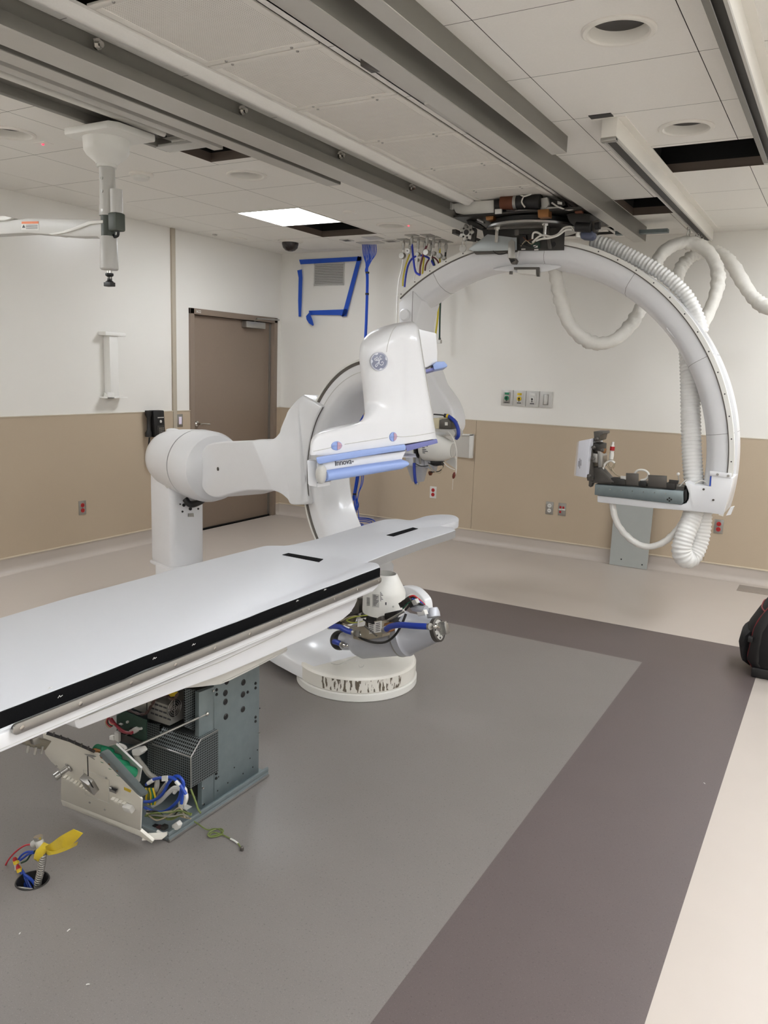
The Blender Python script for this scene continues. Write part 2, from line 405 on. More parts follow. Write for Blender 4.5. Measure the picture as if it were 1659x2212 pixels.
# slab above the joints
tl.mi = 1; cells = []
tl.box((0, FY, CH+.46), (RX, 0, CH+.5))
xsb = [0, 1.0, 1.9, 2.32, 3.74, 4.84, RX]; 
tl.mi = 1
def slab(x0, y0, x1, y1): tl.add([(x0,y0,CH+.12),(x1,y0,CH+.12),(x1,y1,CH+.12),(x0,y1,CH+.12)], [(0,1,2,3)])
def slabs(x0, x1):
    ops = sorted([o for o in OPEN if o[0] < x1-1e-4 and o[2] > x0+1e-4], key=lambda o: o[1]); y = FY
    for o in ops: slab(x0, y, x1, o[1]); y = o[3]
    slab(x0, y, x1, 0)
ex = sorted(set([0, RX] + [o[0] for o in OPEN] + [o[2] for o in OPEN]))
for i in range(len(ex)-1): slabs(ex[i], ex[i+1])
RIMM = mat('brown grey ceiling rim', (112, 100, 90), .5, .3)
struct('ceiling', tl, [CEIL, SEAM, VOID, RIMM], label='suspended tile ceiling with missing tiles')
# ================================================================== ceiling fixtures
PERF = perforated('white perforated sheet', (238, 234, 226), .009, .5, .0, 'xy', (186, 180, 169), .26)
DIFF = mat('white diffuser frame', (236, 232, 223), .45, var=.02)
dy = [-.30, -.80, -1.39, -1.985, -2.585, -3.185, -3.765, -4.345, -4.93]
dl = ['nearest the back wall', 'above the suspended carriage', 'right in front of the carriage', 'second in front of the carriage', 'level with the end of the short grey beam',
      'mid row beside the flat cam plate', 'beside the small bracket on the long beam', 'largest in view, cut by the top edge']
for i in range(len(dy)-1):
    y1, y0 = dy[i], dy[i+1]
    t = thing('ceiling_diffuser', 'white perforated ceiling air panel between rails, %s' % dl[i], 'ceiling panel', (3.2, (y0+y1)/2, CH), 'perforated panels between the rails')
    x0, x1 = 2.935, 3.465
    fr = MB(); k = .035
    for lo, hi in (((x0,y0+.003),(x1,y0+k)), ((x0,y1-k),(x1,y1-.003)), ((x0,y0+k),(x0+k,y1-k)), ((x1-k,y0+k),(x1,y1-k))):
        fr.box((*lo, CH-.006), (*hi, CH+.003))
    obj('panel_frame', fr, DIFF, t, bevel=.002)
    obj('perforated_sheet', MB().box((x0+k, y0+k, CH-.003), (x1-k, y1-k, CH+.002)), PERF, t)
    for sx in (x0+.11, x1-.11):
        for sy in (y0+.018, y1-.018): obj('screw', MB().lathe([(.006, 0), (.005, .004)], (sx, sy, CH-.006), (0,0,-1), 10), STEEL, t)

# moulded cover strip along the air panels
mo = MB().prism([(2.81, FY+.3, CH-.001), (2.81, FY+.3, CH-.012), (2.85, FY+.3, CH-.02), (2.87, FY+.3, CH-.036), (2.90, FY+.3, CH-.036), (2.915, FY+.3, CH-.02), (2.93, FY+.3, CH-.012), (2.93, FY+.3, CH-.001)], (0, -1.74-FY-.3, 0))
tag(obj('cover_strip', mo, CEIL, auto=50), 'long white moulded strip beside the perforated air panels', 'ceiling trim')

def bolts(parent, x, ys, z, s=1):
    for y in ys: obj('bolt', MB().lathe([(.02, 0), (.02, .012), (.011, .012), (.011, .03)], (x, y, z), (1,0,-.2), 8), CHROME, parent)
# long wide beam: x 3.69..3.777
t = thing('ceiling_rail', 'long wide grey beam running to the carriage, right of the perforated panels', 'ceiling rail', (3.73, -4.5, 2.63), 'ceiling rails')
obj('beam_body', MB().box((3.69, FY+.2, 2.634), (3.777, -.38, CH)), ALUD, t, bevel=.003)
obj('bottom_plate', MB().box((3.688, FY+.2, 2.630), (3.7765, -.385, 2.634)), ALU, t)
obj('flange', MB().box((3.575, FY+.2, 2.69), (3.69, -.5, 2.70)).box((3.575, FY+.2, 2.69), (3.582, -.5, CH)), ALU, t)
obj('flange_bracket', MB().box((3.60, -4.28, 2.662), (3.69, -4.20, 2.69)), DGREY, t, bevel=.003)
obj('cam_plate', MB().box((3.60, -3.78, 2.672), (3.685, -3.36, 2.69)), ALU, t, bevel=.006)
# short beam
t = thing('ceiling_rail', 'shorter grey beam ending in mid ceiling right of the long one', 'ceiling rail', (3.9, -5, 2.66), 'ceiling rails')
obj('beam_body', MB().box((3.862, FY+.2, 2.664), (3.934, -2.895, CH)), ALUD, t, bevel=.003)
obj('bottom_plate', MB().box((3.86, FY+.2, 2.66), (3.9335, -2.9, 2.664)), ALU, t)
# left carriage rail with bolts (long)
def crail(label, x0, x1, zb, yend, ylist, hw=.028):
    t = thing('ceiling_rail', label, 'ceiling rail', ((x0+x1)/2, -5, zb), 'ceiling rails')
    prof = [(x0, zb), (x1, zb), (x1, zb+.045), (x1-hw, zb+.055), (x1-hw, CH), (x0+hw, CH), (x0+hw, zb+.055), (x0, zb+.045)]
    obj('rail_body', MB().prism([(x, FY+.2, z) for x, z in prof], (0, yend-FY-.2, 0)), ALUD, t, bevel=.002)
    obj('bottom_plate', MB().box((x0+.002, FY+.2, zb-.003), (x1-.002, yend-.004, zb)), ALU, t)
    bolts(t, x1-.012, ylist, zb+.075)
    return t
t = crail('long grey rail with bolts beside the white moulded strip, reaching the carriage', 2.635, 2.785, 2.63, -.62, [-4.75, -3.95, -3.15, -2.35, -1.55], .032)
t = crail('grey rail left of the bolted long rail, with cut open end', 2.46, 2.555, 2.645, -2.80, [-4.9, -4.2, -3.5], .022)
obj('end_hole', MB().box((2.475, -2.8, 2.665), (2.54, -2.797, 2.72)), BLACK, t)

# track of the monitor boom: box channel with two rails
t = thing('boom_track', 'box shaped grey track in the ceiling carrying the monitor boom', 'ceiling track', (2.2, -4.5, 2.68))
x0, x1, ye = 1.97, 2.36, -3.60
obj('track_rail', MB().box((x1-.06, FY+.2, 2.665), (x1, ye, CH)), ALU, t, bevel=.002)
obj('track_rail', MB().box((x0, FY+.2, 2.69), (x0+.035, ye, CH)), ALUD, t, bevel=.002)
obj('end_plate', MB().box((x0+.02, ye-.1, 2.685), (x1-.05, ye, 2.70)), GREYP, t, bevel=.002)
obj('track_cover', MB().box((x0+.02, FY+.3, 2.728), (x1-.03, ye-.1, 2.738)), ALUD, t)
obj('cable_hole', MB().lathe([(.022, 0), (.022, .004)], (2.07, ye-.13, 2.728), (0,0,-1), 18), BLACK, t)
obj('guide_tube', MB().cyl((2.15, FY+.4, 2.712), (2.15, ye-.2, 2.712), .016, 12), CABW, t)

# monitor boom
bx, by = 1.985, -4.02
t = thing('monitor_boom', 'white ceiling boom with vertical column and side arm, no monitor attached', 'boom arm', (bx, by, 2.12))
obj('carriage_plate', MB().prism([(bx-.13, by-.14, 2.645), (bx+.17, by-.14, 2.645), (bx+.2, by-.1, 2.645), (bx+.2, by+.13, 2.645), (bx-.13, by+.13, 2.645), (bx-.15, by+.1, 2.645), (bx-.15, by-.11, 2.645)], (0,0,.035)), WARM, t, bevel=.008)
obj('bell_cover', MB().lathe([(.05, -.115), (.056, -.105), (.095, -.075), (.107, -.055), (.11, 0)], (bx, by, 2.645), (0,0,1), 40), WARM, t)
obj('column', MB().lathe([(.042, 0), (.042, .04), (.038, .06), (.038, .25)], (bx, by, 2.29), (0,0,1), 32), GREYP, t)
obj('column_collar', MB().lathe([(.047, 0), (.047, .03)], (bx, by, 2.515), (0,0,1), 32), WARM, t)
GREENG = mat('dark green grey sleeve', (72, 78, 70), .5)
obj('sleeve', MB().cyl((bx, by, 2.19), (bx, by, 2.30), .035, 28), GREENG, t)
bo = obj('cable_box', MB().prism([(bx+.03, by-.03, 2.215), (bx+.09, by-.03, 2.215), (bx+.09, by+.03, 2.215), (bx+.03, by+.03, 2.215)], (0,0,.085)), GREENG, t, bevel=.008)
obj('box_cover', MB().lathe([(.03, 0), (.03, .11)], (bx+.061, by, 2.30), (0,0,1), 24), GREYP, bo)
obj('cable', MB().tube(smooth([(bx+.07, by, 2.22), (bx+.065, by, 2.195), (bx+.04, by, 2.19), (bx+.03, by, 2.20)]), .007), CABK, t)
obj('hub', MB().lathe([(.04, 0), (.045, .006), (.041, .155), (.038, .16)], (bx, by, 2.033), (0,0,1), 32), GREYP, t, bevel=.0)
# arm: traced outline on the vertical plane through the column
A = [(0,473),(45,473),(60,471),(215,474),(221,480),(221,525),(210,511),(160,511),(108,507),(60,503),(0,500)]
arm = [PY(x, y, by-.03) for x, y in A]; arm[0] = arm[0] - V((.9, 0, 0)); arm[-1] = arm[-1] - V((.9, 0, .0))
am = obj('arm', MB().prism(arm, (0, .075, 0)), GREYP, t, bevel=.006)
obj('arm_cover', MB().prism([PY(x, y, by-.04) for x, y in ((103,505),(135,499),(165,488),(190,478),(221,475),(221,482),(195,484),(170,494),(140,503),(112,508))], (0, .09, 0)), WARM, t, bevel=.003)
obj('arm_end_cover', MB().prism([PY(x, y, by-.045) - V((.0, 0, 0)) for x, y in ((-200,464),(8,466),(26,471),(10,476),(-200,480))], (0, .1, 0)), WARM, t, bevel=.003)
lb = obj('warning_label', MB().prism([PY(x, y, by-.0315) for x, y in ((46,479),(83,478),(84,497),(46,497))], (0, .0012, 0)), LABEL, am)
lb2 = obj('label_band', MB().prism([PY(x, y, by-.032) for x, y in ((46.5,478.6),(83,478),(83,483),(46.5,483.6))], (0, .0008, 0)), mat('orange label band', (226, 120, 62), .5), am)
ls = MB()
for k in range(5): ls.prism([PY(56, 486+2*k, by-.032), PY(81, 485.4+2*k, by-.032), PY(81, 486.2+2*k, by-.032), PY(56, 486.8+2*k, by-.032)], (0, .0006, 0))
ls.prism([PY(51, 485, by-.032), PY(54.5, 492, by-.032), PY(47.5, 492, by-.032)], (0, .0006, 0))
obj('label_print', ls, INK, am)
obj('pivot_pin', MB().cyl((bx, by, 1.99), (bx, by, 2.035), .012, 14), CHROME, t)
obj('connector_plug', MB().lathe([(.016, 0), (.02, .008), (.02, .022), (.012, .026), (.012, .045), (.02, .05), (.02, .062)], (bx, by, 1.955), (0,0,1), 18).box((bx-.02, by-.022, 1.952), (bx+.03, by+.01, 1.972)), BLACK, t, bevel=.002)
for zz in (2.31, 2.40, 2.46): obj('column_bolt', MB().lathe([(.007, 0), (.007, .005)], V((bx, by, zz)) + V((.15,-.99,0))*.0375, (.15,-.99,0), 10), STEEL, t)

# hanging cable tracks on the right
def track(label, x0, x1, zb, y0, y1, grp='white hanging cable tracks'):
    t = thing('cable_track', label, 'cable track', ((x0+x1)/2, y1, zb), grp)
    b = MB().box((x0, y0, zb+.012), (x1, y1, CH))
    obj('track_body', b, DIFF, t, bevel=.003)
    g = MB().box((x0, y0, zb), (x0+.011, y1, zb+.012)).box((x1-.011, y0, zb), (x1, y1, zb+.012))
    obj('track_lip', g, ALU, t); obj('track_groove', MB().box((x0+.011, y0+.01, zb+.009), (x1-.011, y1-.01, zb+.013)), DARK, t)
    obj('mounting_flange', MB().box((x0-.04, y0, CH-.004), (x1+.035, y1, CH+.001)), DIFF, t)
    return t
t1 = track('white hanging cable track with loops hooked at its far end', 4.155, 4.225, 2.645, -3.10, -.14)
obj('end_latch', MB().box((4.155, -3.105, 2.64), (4.225, -3.07, 2.655)), STEEL, t1, bevel=.002)
obj('end_slot', MB().box((4.11, -3.165, CH-.003), (4.21, -3.115, CH+.001)), BLACK, t1)
t2 = track('white hanging cable track at the right edge of the ceiling', 4.775, 4.838, 2.645, -6.5, -2.42)
t2['group'] = 'white hanging cable tracks'
obj('end_latch', MB().box((4.775, -2.45, 2.64), (4.838, -2.415, 2.65)), STEEL, t2, bevel=.002)
# side groove seen on the near track
obj('bolt_row', MB().box((4.779, -4.6, 2.63), (4.80, -2.5, 2.636)), ALUD, t2)

# recessed downlights
DLM = mat('grey lens of a switched off lamp', (66, 63, 60), .6)
def downlight2():
    t = thing('recessed_downlight', '', 'ceiling light', (0,0,0), 'recessed downlights in the ceiling')
    obj('trim_ring', MB().lathe([(.125, 0), (.125, -.004), (.118, -.009), (.105, -.009), (.098, -.003), (.096, 0)], (0,0,0), (0,0,1), 44, cap=False), DIFF, t)
    obj('reflector', MB().lathe([(.098, -.004), (.096, .0), (.092, .034)], (0,0,0), (0,0,1), 44, cap=False), DIFF, t)
    obj('lens', MB().lathe([(.093, .0335), (.0001, .0335)], (0,0,0), (0,0,1), 44, cap=False), DLM, t)
    return t
dls = [((1.31, -4.055), 'small round downlight at left edge beyond the boom column'), ((1.90, -2.86), 'round downlight between the rail end and the black opening'),
       ((1.92, -1.08), 'round downlight right of the lit panel near blue cables'), ((4.45, -4.0), 'largest round downlight at the top right of the ceiling'),
       ((4.47, -2.82), 'round downlight in front of the wide black opening at right')]
d0 = downlight2(); d0.location = (dls[0][0][0], dls[0][0][1], CH); d0['label'] = dls[0][1]
for p, l in dls[1:]: dup(d0, (p[0], p[1], CH), l)

# luminous panels (one square troffer visible in the grid, the rest unseen)
PANEL = emis('lit opal diffuser', (244, 248, 254), 11.0)
def troffer(x0, y0, label):
    t = thing('ceiling_light_panel', label, 'ceiling light', (x0+.295, y0+.295, CH), 'square light panels in the ceiling')
    obj('diffuser', MB().box((x0+.012, y0+.012, CH-.004), (x0+.578, y0+.578, CH-.001)), PANEL, t)
    f = MB()
    for lo, hi in (((0,0),(.59,.012)), ((0,.578),(.59,.59)), ((0,.012),(.012,.578)), ((.578,.012),(.59,.578))): f.box((x0+lo[0], y0+lo[1], CH-.006), (x0+hi[0], y0+hi[1], CH))
    obj('frame', f, DIFF, t)
troffer(1.035, -1.942, 'bright lit square ceiling panel beside a black opening')
UNSEEN_LIGHTS = [(.10, -5.5), (.10, -7.1), (5.35, -1.30), (5.35, -2.50), (5.42, -4.4), (6.22, -5.6), (6.22, -7.8), (1.6, -8.55), (3.4, -8.55), (4.9, -8.55), (4.70, -5.98)]  # unseen panels: some follow the shadows, others added to brighten walls and ceiling
for x, y in UNSEEN_LIGHTS: troffer(x, y, 'unseen lit square ceiling panel, placed to light the room')

# small ceiling devices
t = thing('smoke_detector', 'round white smoke detector left of the middle downlight', 'smoke detector', (1.287, -3.135, CH))
obj('base', MB().lathe([(.075, 0), (.075, -.012), (.068, -.016)], (1.287, -3.135, CH), (0,0,1), 32), DIFF, t)
obj('sensor_cap', MB().lathe([(.052, -.014), (.05, -.032), (.04, -.038), (.0001, -.038)], (1.287, -3.135, CH), (0,0,1), 32), WARM, t)
t = thing('sprinkler_cover', 'small round white sprinkler cover near the lit panel', 'sprinkler', (1.892, -1.667, CH))
obj('cover_plate', MB().lathe([(.05, 0), (.05, -.01), (.045, -.013)], (1.892, -1.667, CH), (0,0,1), 28), DIFF, t)
t = thing('dome_camera', 'dark dome security camera on ceiling above the door', 'security camera', (.60, -.66, CH))
obj('mount_ring', MB().lathe([(.115, 0), (.115, -.006), (.1, -.012), (.075, -.014)], (.60, -.66, CH), (0,0,1), 36), DIFF, t)
obj('dome', MB().lathe([(.078, -.012), (.077, -.03), (.068, -.06), (.045, -.082), (.02, -.09), (.0001, -.091)], (.60, -.66, CH), (0,0,1), 32), mat('smoked dome', (38, 30, 28), .12, var=.02), t)
def flatbox(name, x, y, sx, sy, m, label, cat, h=.006, grp=None):
    o = obj(name, MB().box((x-sx/2, y-sy/2, CH-h), (x+sx/2, y+sy/2, CH+.001)), m, bevel=.0015); o = tag(o, label, cat, grp); return o
flatbox('ceiling_plate', .209, -.947, .13, .13, DIFF, 'flush white square plate on ceiling near the left wall', 'ceiling plate', .003)
flatbox('ceiling_sprinkler_tab', .16, -1.2, .03, .03, GREYP, 'tiny grey tab on ceiling near the left wall', 'ceiling tab', .012)
for x, y, l in ((1.295, -3.848, 'tiny red indicator lamp on ceiling left of boom column'), (2.05, -1.03, 'tiny red indicator lamp on ceiling near the gas hoses')):
    t = thing('indicator_lamp', l, 'indicator lamp', (x, y, CH))
    obj('plate', MB().box((x-.05, y-.03, CH-.002), (x+.05, y+.03, CH)), CEIL, t)
    obj('lamp', MB().ball((x, y, CH-.003), .0065), emis('red indicator', (255, 40, 60), 2.0), t)
for x, y, sx, sy, m, l in ((1.16, -.56, .10, .10, DARK, 'small dark square ceiling box left of blue cables'), (1.46, -.60, .15, .15, GREYP, 'grey square ceiling plate behind blue cable bundle'),
                          (1.53, -.40, .13, .11, DGREY, 'open grey ceiling box right of blue cable bundle')):
    t = thing('ceiling_box', l, 'ceiling box', (x, y, CH))
    obj('plate', MB().box((x-sx/2, y-sy/2, CH-.005), (x+sx/2, y+sy/2, CH)), GREYP, t, bevel=.001)
    obj('opening', MB().box((x-sx*.3, y-sy*.3, CH-.006), (x+sx*.3, y+sy*.3, CH-.0045)), m, t)
obj_ = None
# ================================================================== things on the walls
# outlets: steel plate with two coloured receptacle faces
def outlet_x(name, label, y, z, m, w=.07, h=.115):          # on the left wall
    t = thing(name, label, 'outlet', (wt, y, z-h/2))
    obj('cover_plate', MB().box((wt, y-w/2, z-h/2), (wt+.005, y+w/2, z+h/2)), STEEL, t, bevel=.0015)
    for s in (-1, 1):
        r = obj('receptacle', MB().lathe([(.017, 0), (.017, .004)], (wt+.004, y, z+s*.021), (1,0,0), 18), m, t)
        obj('slots', MB().box((wt+.0075, y-.007, z+s*.021-.005), (wt+.0085, y-.004, z+s*.021+.005)).box((wt+.0075, y+.004, z+s*.021-.005), (wt+.0085, y+.007, z+s*.021+.005)), BLACK, r)
    obj('screw', MB().lathe([(.003, 0), (.003, .002)], (wt+.005, y, z), (1,0,0), 8), CHROME, t)
def outlet_y(name, label, x, z, m, pm=None, w=.07, h=.115, kind='duplex'):
    t = thing(name, label, 'outlet', (x, -wt, z-h/2))
    obj('cover_plate', MB().box((x-w/2, -wt-.005, z-h/2), (x+w/2, -wt, z+h/2)), pm or STEEL, t, bevel=.0015)
    if kind == 'duplex':
        for s in (-1, 1):
            r = obj('receptacle', MB().lathe([(.018, 0), (.018, .004)], (x, -wt-.004, z+s*.022), (0,-1,0), 18), m, t)
            obj('slots', MB().box((x-.007, -wt-.0085, z+s*.022-.005), (x-.004, -wt-.0075, z+s*.022+.005)).box((x+.004, -wt-.0085, z+s*.022-.005), (x+.007, -wt-.0075, z+s*.022+.005)), BLACK, r)
    else:
        for sx, sz in ((-.014, .018), (.012, .018), (-.014, -.024)):
            obj('receptacle', MB().box((x+sx-.009, -wt-.008, z+sz-.01), (x+sx+.009, -wt-.004, z+sz+.01)), m, t, bevel=.002)
        obj('white_band', MB().box((x-.03, -wt-.007, z-.006), (x+.03, -wt-.004, z+.004)), LABEL, t)
    obj('screw', MB().lathe([(.003, 0), (.003, .002)], (x, -wt-.005, z), (0,-1,0), 8), CHROME, t)
outlet_x('wall_outlet', 'steel outlet plate with two red sockets on the left wall', -2.615, .41, RED)
outlet_y('wall_outlet', 'outlet with two red sockets on back wall behind the table end', 1.88, .437, RED, LABEL)
outlet_y('wall_outlet', 'steel plate with two white sockets left of the leaning metal panel', 3.052, .418, LABEL)
outlet_y('wall_outlet', 'steel plate with red jacks and white band beside the white outlet', 3.168, .419, RED, kind='jack')
outlet_y('wall_outlet', 'steel plate with two red sockets right of the corrugated hose loop', 4.476, .43, RED)
# light switch
t = thing('light_switch', 'white rocker light switch between batten and door', 'switch', (wt, -1.51, 1.02))
obj('cover_plate', MB().box((wt, -1.545, 1.015), (wt+.005, -1.475, 1.13)), STEEL, t, bevel=.0015)
obj('rocker', MB().box((wt+.004, -1.527, 1.038), (wt+.011, -1.493, 1.107)), mat('lavender white rocker', (236, 226, 244), .4), t, bevel=.002)
# telephone
py, pz = -1.865, 1.06
t = thing('wall_telephone', 'black wall telephone with handset and keypad', 'telephone', (wt, py, pz-.13))
obj('body', MB().prism([(wt, py-.03, pz-.115), (wt+.085, py-.03, pz-.115), (wt+.07, py-.03, pz+.115), (wt, py-.03, pz+.115)], (0, .125, 0)), BLACK, t, bevel=.008)
obj('handset', MB().loft([[V((wt+.04+.028*math.cos(a), py-.062+.03*math.sin(a), z)) for a in [2*PI*k/12 for k in range(12)]] if s else [V((wt+.045+.014*math.cos(a), py-.062+.02*math.sin(a), z)) for a in [2*PI*k/12 for k in range(12)]]
     for z, s in ((pz-.11, 1), (pz-.075, 1), (pz-.05, 0), (pz+.05, 0), (pz+.08, 1), (pz+.115, 1))]), BLACK, t)
kp = obj('key_panel', MB().box((wt+.074, py, pz-.1), (wt+.083, py+.085, pz-.015)), DARK, t, bevel=.001)
for r in range(4):
    for c_ in range(3): obj('key', MB().box((wt+.083, py+.022+.02*c_, pz-.091+.016*r), (wt+.086, py+.034+.02*c_, pz-.081+.016*r)), STEEL, kp)
obj('round_button', MB().lathe([(.013, 0), (.012, .004)], (wt+.077, py+.045, pz+.02), (1,0,.08), 18), GREYP, t)
obj('strip_label', MB().box((wt+.072, py+.01, pz+.05), (wt+.078, py+.082, pz+.058)), GREYP, t)
obj('handset_cord', MB().tube(smooth([(wt+.05, py-.062, pz-.115), (wt+.03, py-.066, pz-.28), (wt+.025, py-.055, pz-.36), (wt+.03, py-.02, pz-.38), (wt+.04, py+.03, pz-.2), (wt+.04, py+.03, pz-.115)], 8), .008, 8), CABK, t)
# white wall bracket (I shape)
y0, y1, z0, z1 = -2.40, -2.19, 1.285, 1.815
t = thing('wall_bracket', 'white I shaped wall bracket above the wainscot', 'bracket', (0, (y0+y1)/2, z0))
WB = mat('white bracket', (240, 238, 232), .4, var=.01)
obj('backplate', MB().box((.0, y0+.055, z0), (.016, y1-.02, z1)), WB, t, bevel=.002)
obj('upright', MB().prism([(.0, y0+.05, z0), (.075, y0+.05, z0), (.075, y0+.05, z1), (.0, y0+.05, z1)], (0, .085, 0)), WB, t, bevel=.006)
obj('top_arm', MB().prism([(.0, y0, z1-.03), (.09, y0, z1-.03), (.09, y0, z1), (0, y0, z1)], (0, y1-y0, 0)).prism([(.02, y0+.12, z1-.06), (.07, y0+.12, z1-.06), (.07, y0+.12, z1-.02), (.02, y0+.12, z1-.02)], (0, .02, 0)), WB, t, bevel=.004)
obj('bottom_shelf', MB().box((.0, y0, z0), (.095, y1, z0+.012)).prism([(.01, y0+.03, z0+.01), (.08, y0+.03, z0+.01), (.02, y0+.03, z0+.05)], (0, .012, 0)).box((.085, y0, z0), (.095, y0+.07, z0+.05)), WB, t, bevel=.003)
# taped plastic sheet and vent grille on back wall
yv = -.004
t = thing('wall_vent', 'small grey louvred vent grille behind the taped plastic sheet', 'vent', (.53, 0, 2.35))
def pb(px, py, y): return PY(px, py, y)
a_, b_, c_, d_ = pb(679, 569, 0), pb(745, 567, 0), pb(745, 617, 0), pb(679, 617, 0)
x0, x1, zt, zb = a_.x, b_.x, (a_.z+b_.z)/2, (c_.z+d_.z)/2
obj('frame', MB().box((x0, -.006, zb), (x1, 0, zb+.012)).box((x0, -.006, zt-.012), (x1, 0, zt)).box((x0, -.006, zb), (x0+.012, 0, zt)).box((x1-.012, -.006, zb), (x1, 0, zt)), GREYP, t)
obj('backing', MB().box((x0, -.002, zb), (x1, 0, zt)), DGREY, t)
nl = 13
for k in range(nl):
    z = zb+.014+(zt-zb-.03)*k/(nl-1); obj('louvre', MB().prism([(x0+.01, -.002, z+.012), (x0+.01, -.012, z), (x0+.01, -.010, z-.001), (x0+.01, -.001, z+.008)], (x1-x0-.02, 0, 0)), GREYP, t)
t = thing('plastic_sheet', 'clear plastic sheet held on back wall with four strips of blue tape', 'plastic sheet', (.5, -.01, 2.1))
CLEAR = mat('clear thin plastic film', (250, 250, 250), .12); nt, b = nodes(CLEAR); b.inputs['Alpha'].default_value = .12
g = []; NX, NZ = 14, 14
q = [pb(650, 566, -.016), pb(776, 560, -.016), pb(742, 680, -.016), pb(660, 682, -.016)]
for j in range(NZ+1):
    for i in range(NX+1):
        u, v = i/NX, j/NZ; p = (q[0]*(1-u)+q[1]*u)*(1-v) + (q[3]*(1-u)+q[2]*u)*v; p.y = -.015-.006*math.sin(i*1.3+j*.9)*math.sin(j*.7); g.append(p)
obj('film', MB().add(g, [(j*(NX+1)+i, j*(NX+1)+i+1, (j+1)*(NX+1)+i+1, (j+1)*(NX+1)+i) for j in range(NZ) for i in range(NX)]), CLEAR, t)
for pts in (((646,561),(780,554),(781,563),(649,571)), ((773,553),(781,556),(748,683),(738,684)), ((667,671),(750,668),(750,677),(740,684),(735,681),(668,680)), ((642,584),(652,582),(653,600),(651,660),(650,684),(645,684),(644,650),(645,600))):
    obj('tape_strip', MB().prism([pb(x, y, -.022) for x, y in pts], (0, .003, 0)), TAPE, t)
obj('loose_tape_end', MB().loft([[pb(x, y, -.026-.02*d), pb(x2, y2, -.026-.025*d), pb(x2, y2, -.023-.025*d), pb(x, y, -.023-.02*d)] for x, y, x2, y2, d in ((661,683,671,671,0), (662,690,671,681,.6), (667,698,675,691,1.2), (676,704,678,702,1.6))]), TAPE, t)
# medical gas panel: four plates side by side
gx = [2.52, 2.640, 2.761, 2.886, 3.008]; gz0, gz1 = 1.312, 1.452
GL = [('gas_outlet', 'green medical gas outlet, leftmost plate of the wall row', GREEN, 'gas outlet'), ('gas_outlet', 'yellow medical gas outlet in the wall row', YEL, 'gas outlet'),
      ('gas_outlet', 'white medical gas outlet in the wall row beside the yellow one', LABEL, 'gas outlet'), ('slide_bracket', 'grey slide bracket plate at right end of the gas outlet row', GREYP, 'bracket')]
ROSE = mat('pale grey outlet plate', (205, 203, 198), .35, .2, var=.03)
for i, (nm, lb_, m, ct) in enumerate(GL):
    xa, xb = gx[i]+.004, gx[i+1]-.004; xc = (xa+xb)/2; zc = (gz0+gz1)/2
    t = thing(nm, lb_, ct, (xc, 0, gz0), 'wall plates of the medical gas row' if i < 3 else None)
    obj('cover_plate', MB().box((xa, -.012, gz0), (xb, 0, gz1)), ROSE, t, bevel=.002)
    if i < 3:
        obj('bezel', MB().prism([(xc-.03, -.012, zc-.05), (xc+.03, -.012, zc-.05), (xc+.034, -.012, zc-.03), (xc+.034, -.012, zc+.035), (xc+.03, -.012, zc+.052), (xc-.03, -.012, zc+.052), (xc-.034, -.012, zc+.035), (xc-.034, -.012, zc-.03)], (0, -.006, 0)), STEEL if i == 0 else ROSE, t, bevel=.002)
        obj('name_tab', MB().box((xc-.021, -.021, zc+.027), (xc+.021, -.017, zc+.047)), m, t, bevel=.002)
        k = obj('outlet_port', MB().lathe([(.021, 0), (.021, .006), (.012, .008), (.010, .004)], (xc, -.017, zc-.003), (0,-1,0), 24), m, t)
        obj('port_hole', MB().lathe([(.008, 0), (.008, .001)], (xc, -.0235, zc-.003), (0,-1,0), 14).box((xc-.004, -.0245, zc-.03), (xc+.004, -.0235, zc-.012)), BLACK, k)
        obj('caption', MB().box((xc-.02, -.0185, zc-.046), (xc+.02, -.0175, zc-.038)), INK, t)
    else:
        obj('slot', MB().box((xc-.026, -.016, zc-.048), (xc+.026, -.011, zc+.048)), STEEL, t, bevel=.003)
        obj('slide', MB().box((xc-.013, -.024, zc-.042), (xc+.016, -.014, zc+.042)), ROSE, t, bevel=.003)
# leaning galvanised plate
GALVP = mat('pale galvanised plate', (176, 180, 177), .45, .3, var=.04, scale=14)
t = thing('metal_panel', 'tall pale metal plate standing against back wall on the floor', 'metal panel', (3.8, -.03, 0))
pl = [V((3.622, -.09, .002)), V((3.945, -.09, .002)), V((3.985, -.026, .60)), V((3.665, -.026, .60))]
pl = [PY(1316, 1219, -.09), PY(1397, 1231, -.09), PY(1413, 1080, -.05), PY(1329, 1070, -.05)]
dz_ = min(pl[0].z, pl[1].z)
for p in pl[:2]: p.z = .003
obj('plate', MB().prism(pl, (0, .006, 0)), GALVP, t)
for x, y in ((1342, 1208), (1387, 1220)): obj('hole', MB().lathe([(.006, 0), (.006, .002)], PY(x, y, -.0885), (0,-1,0), 10), BLACK, t)
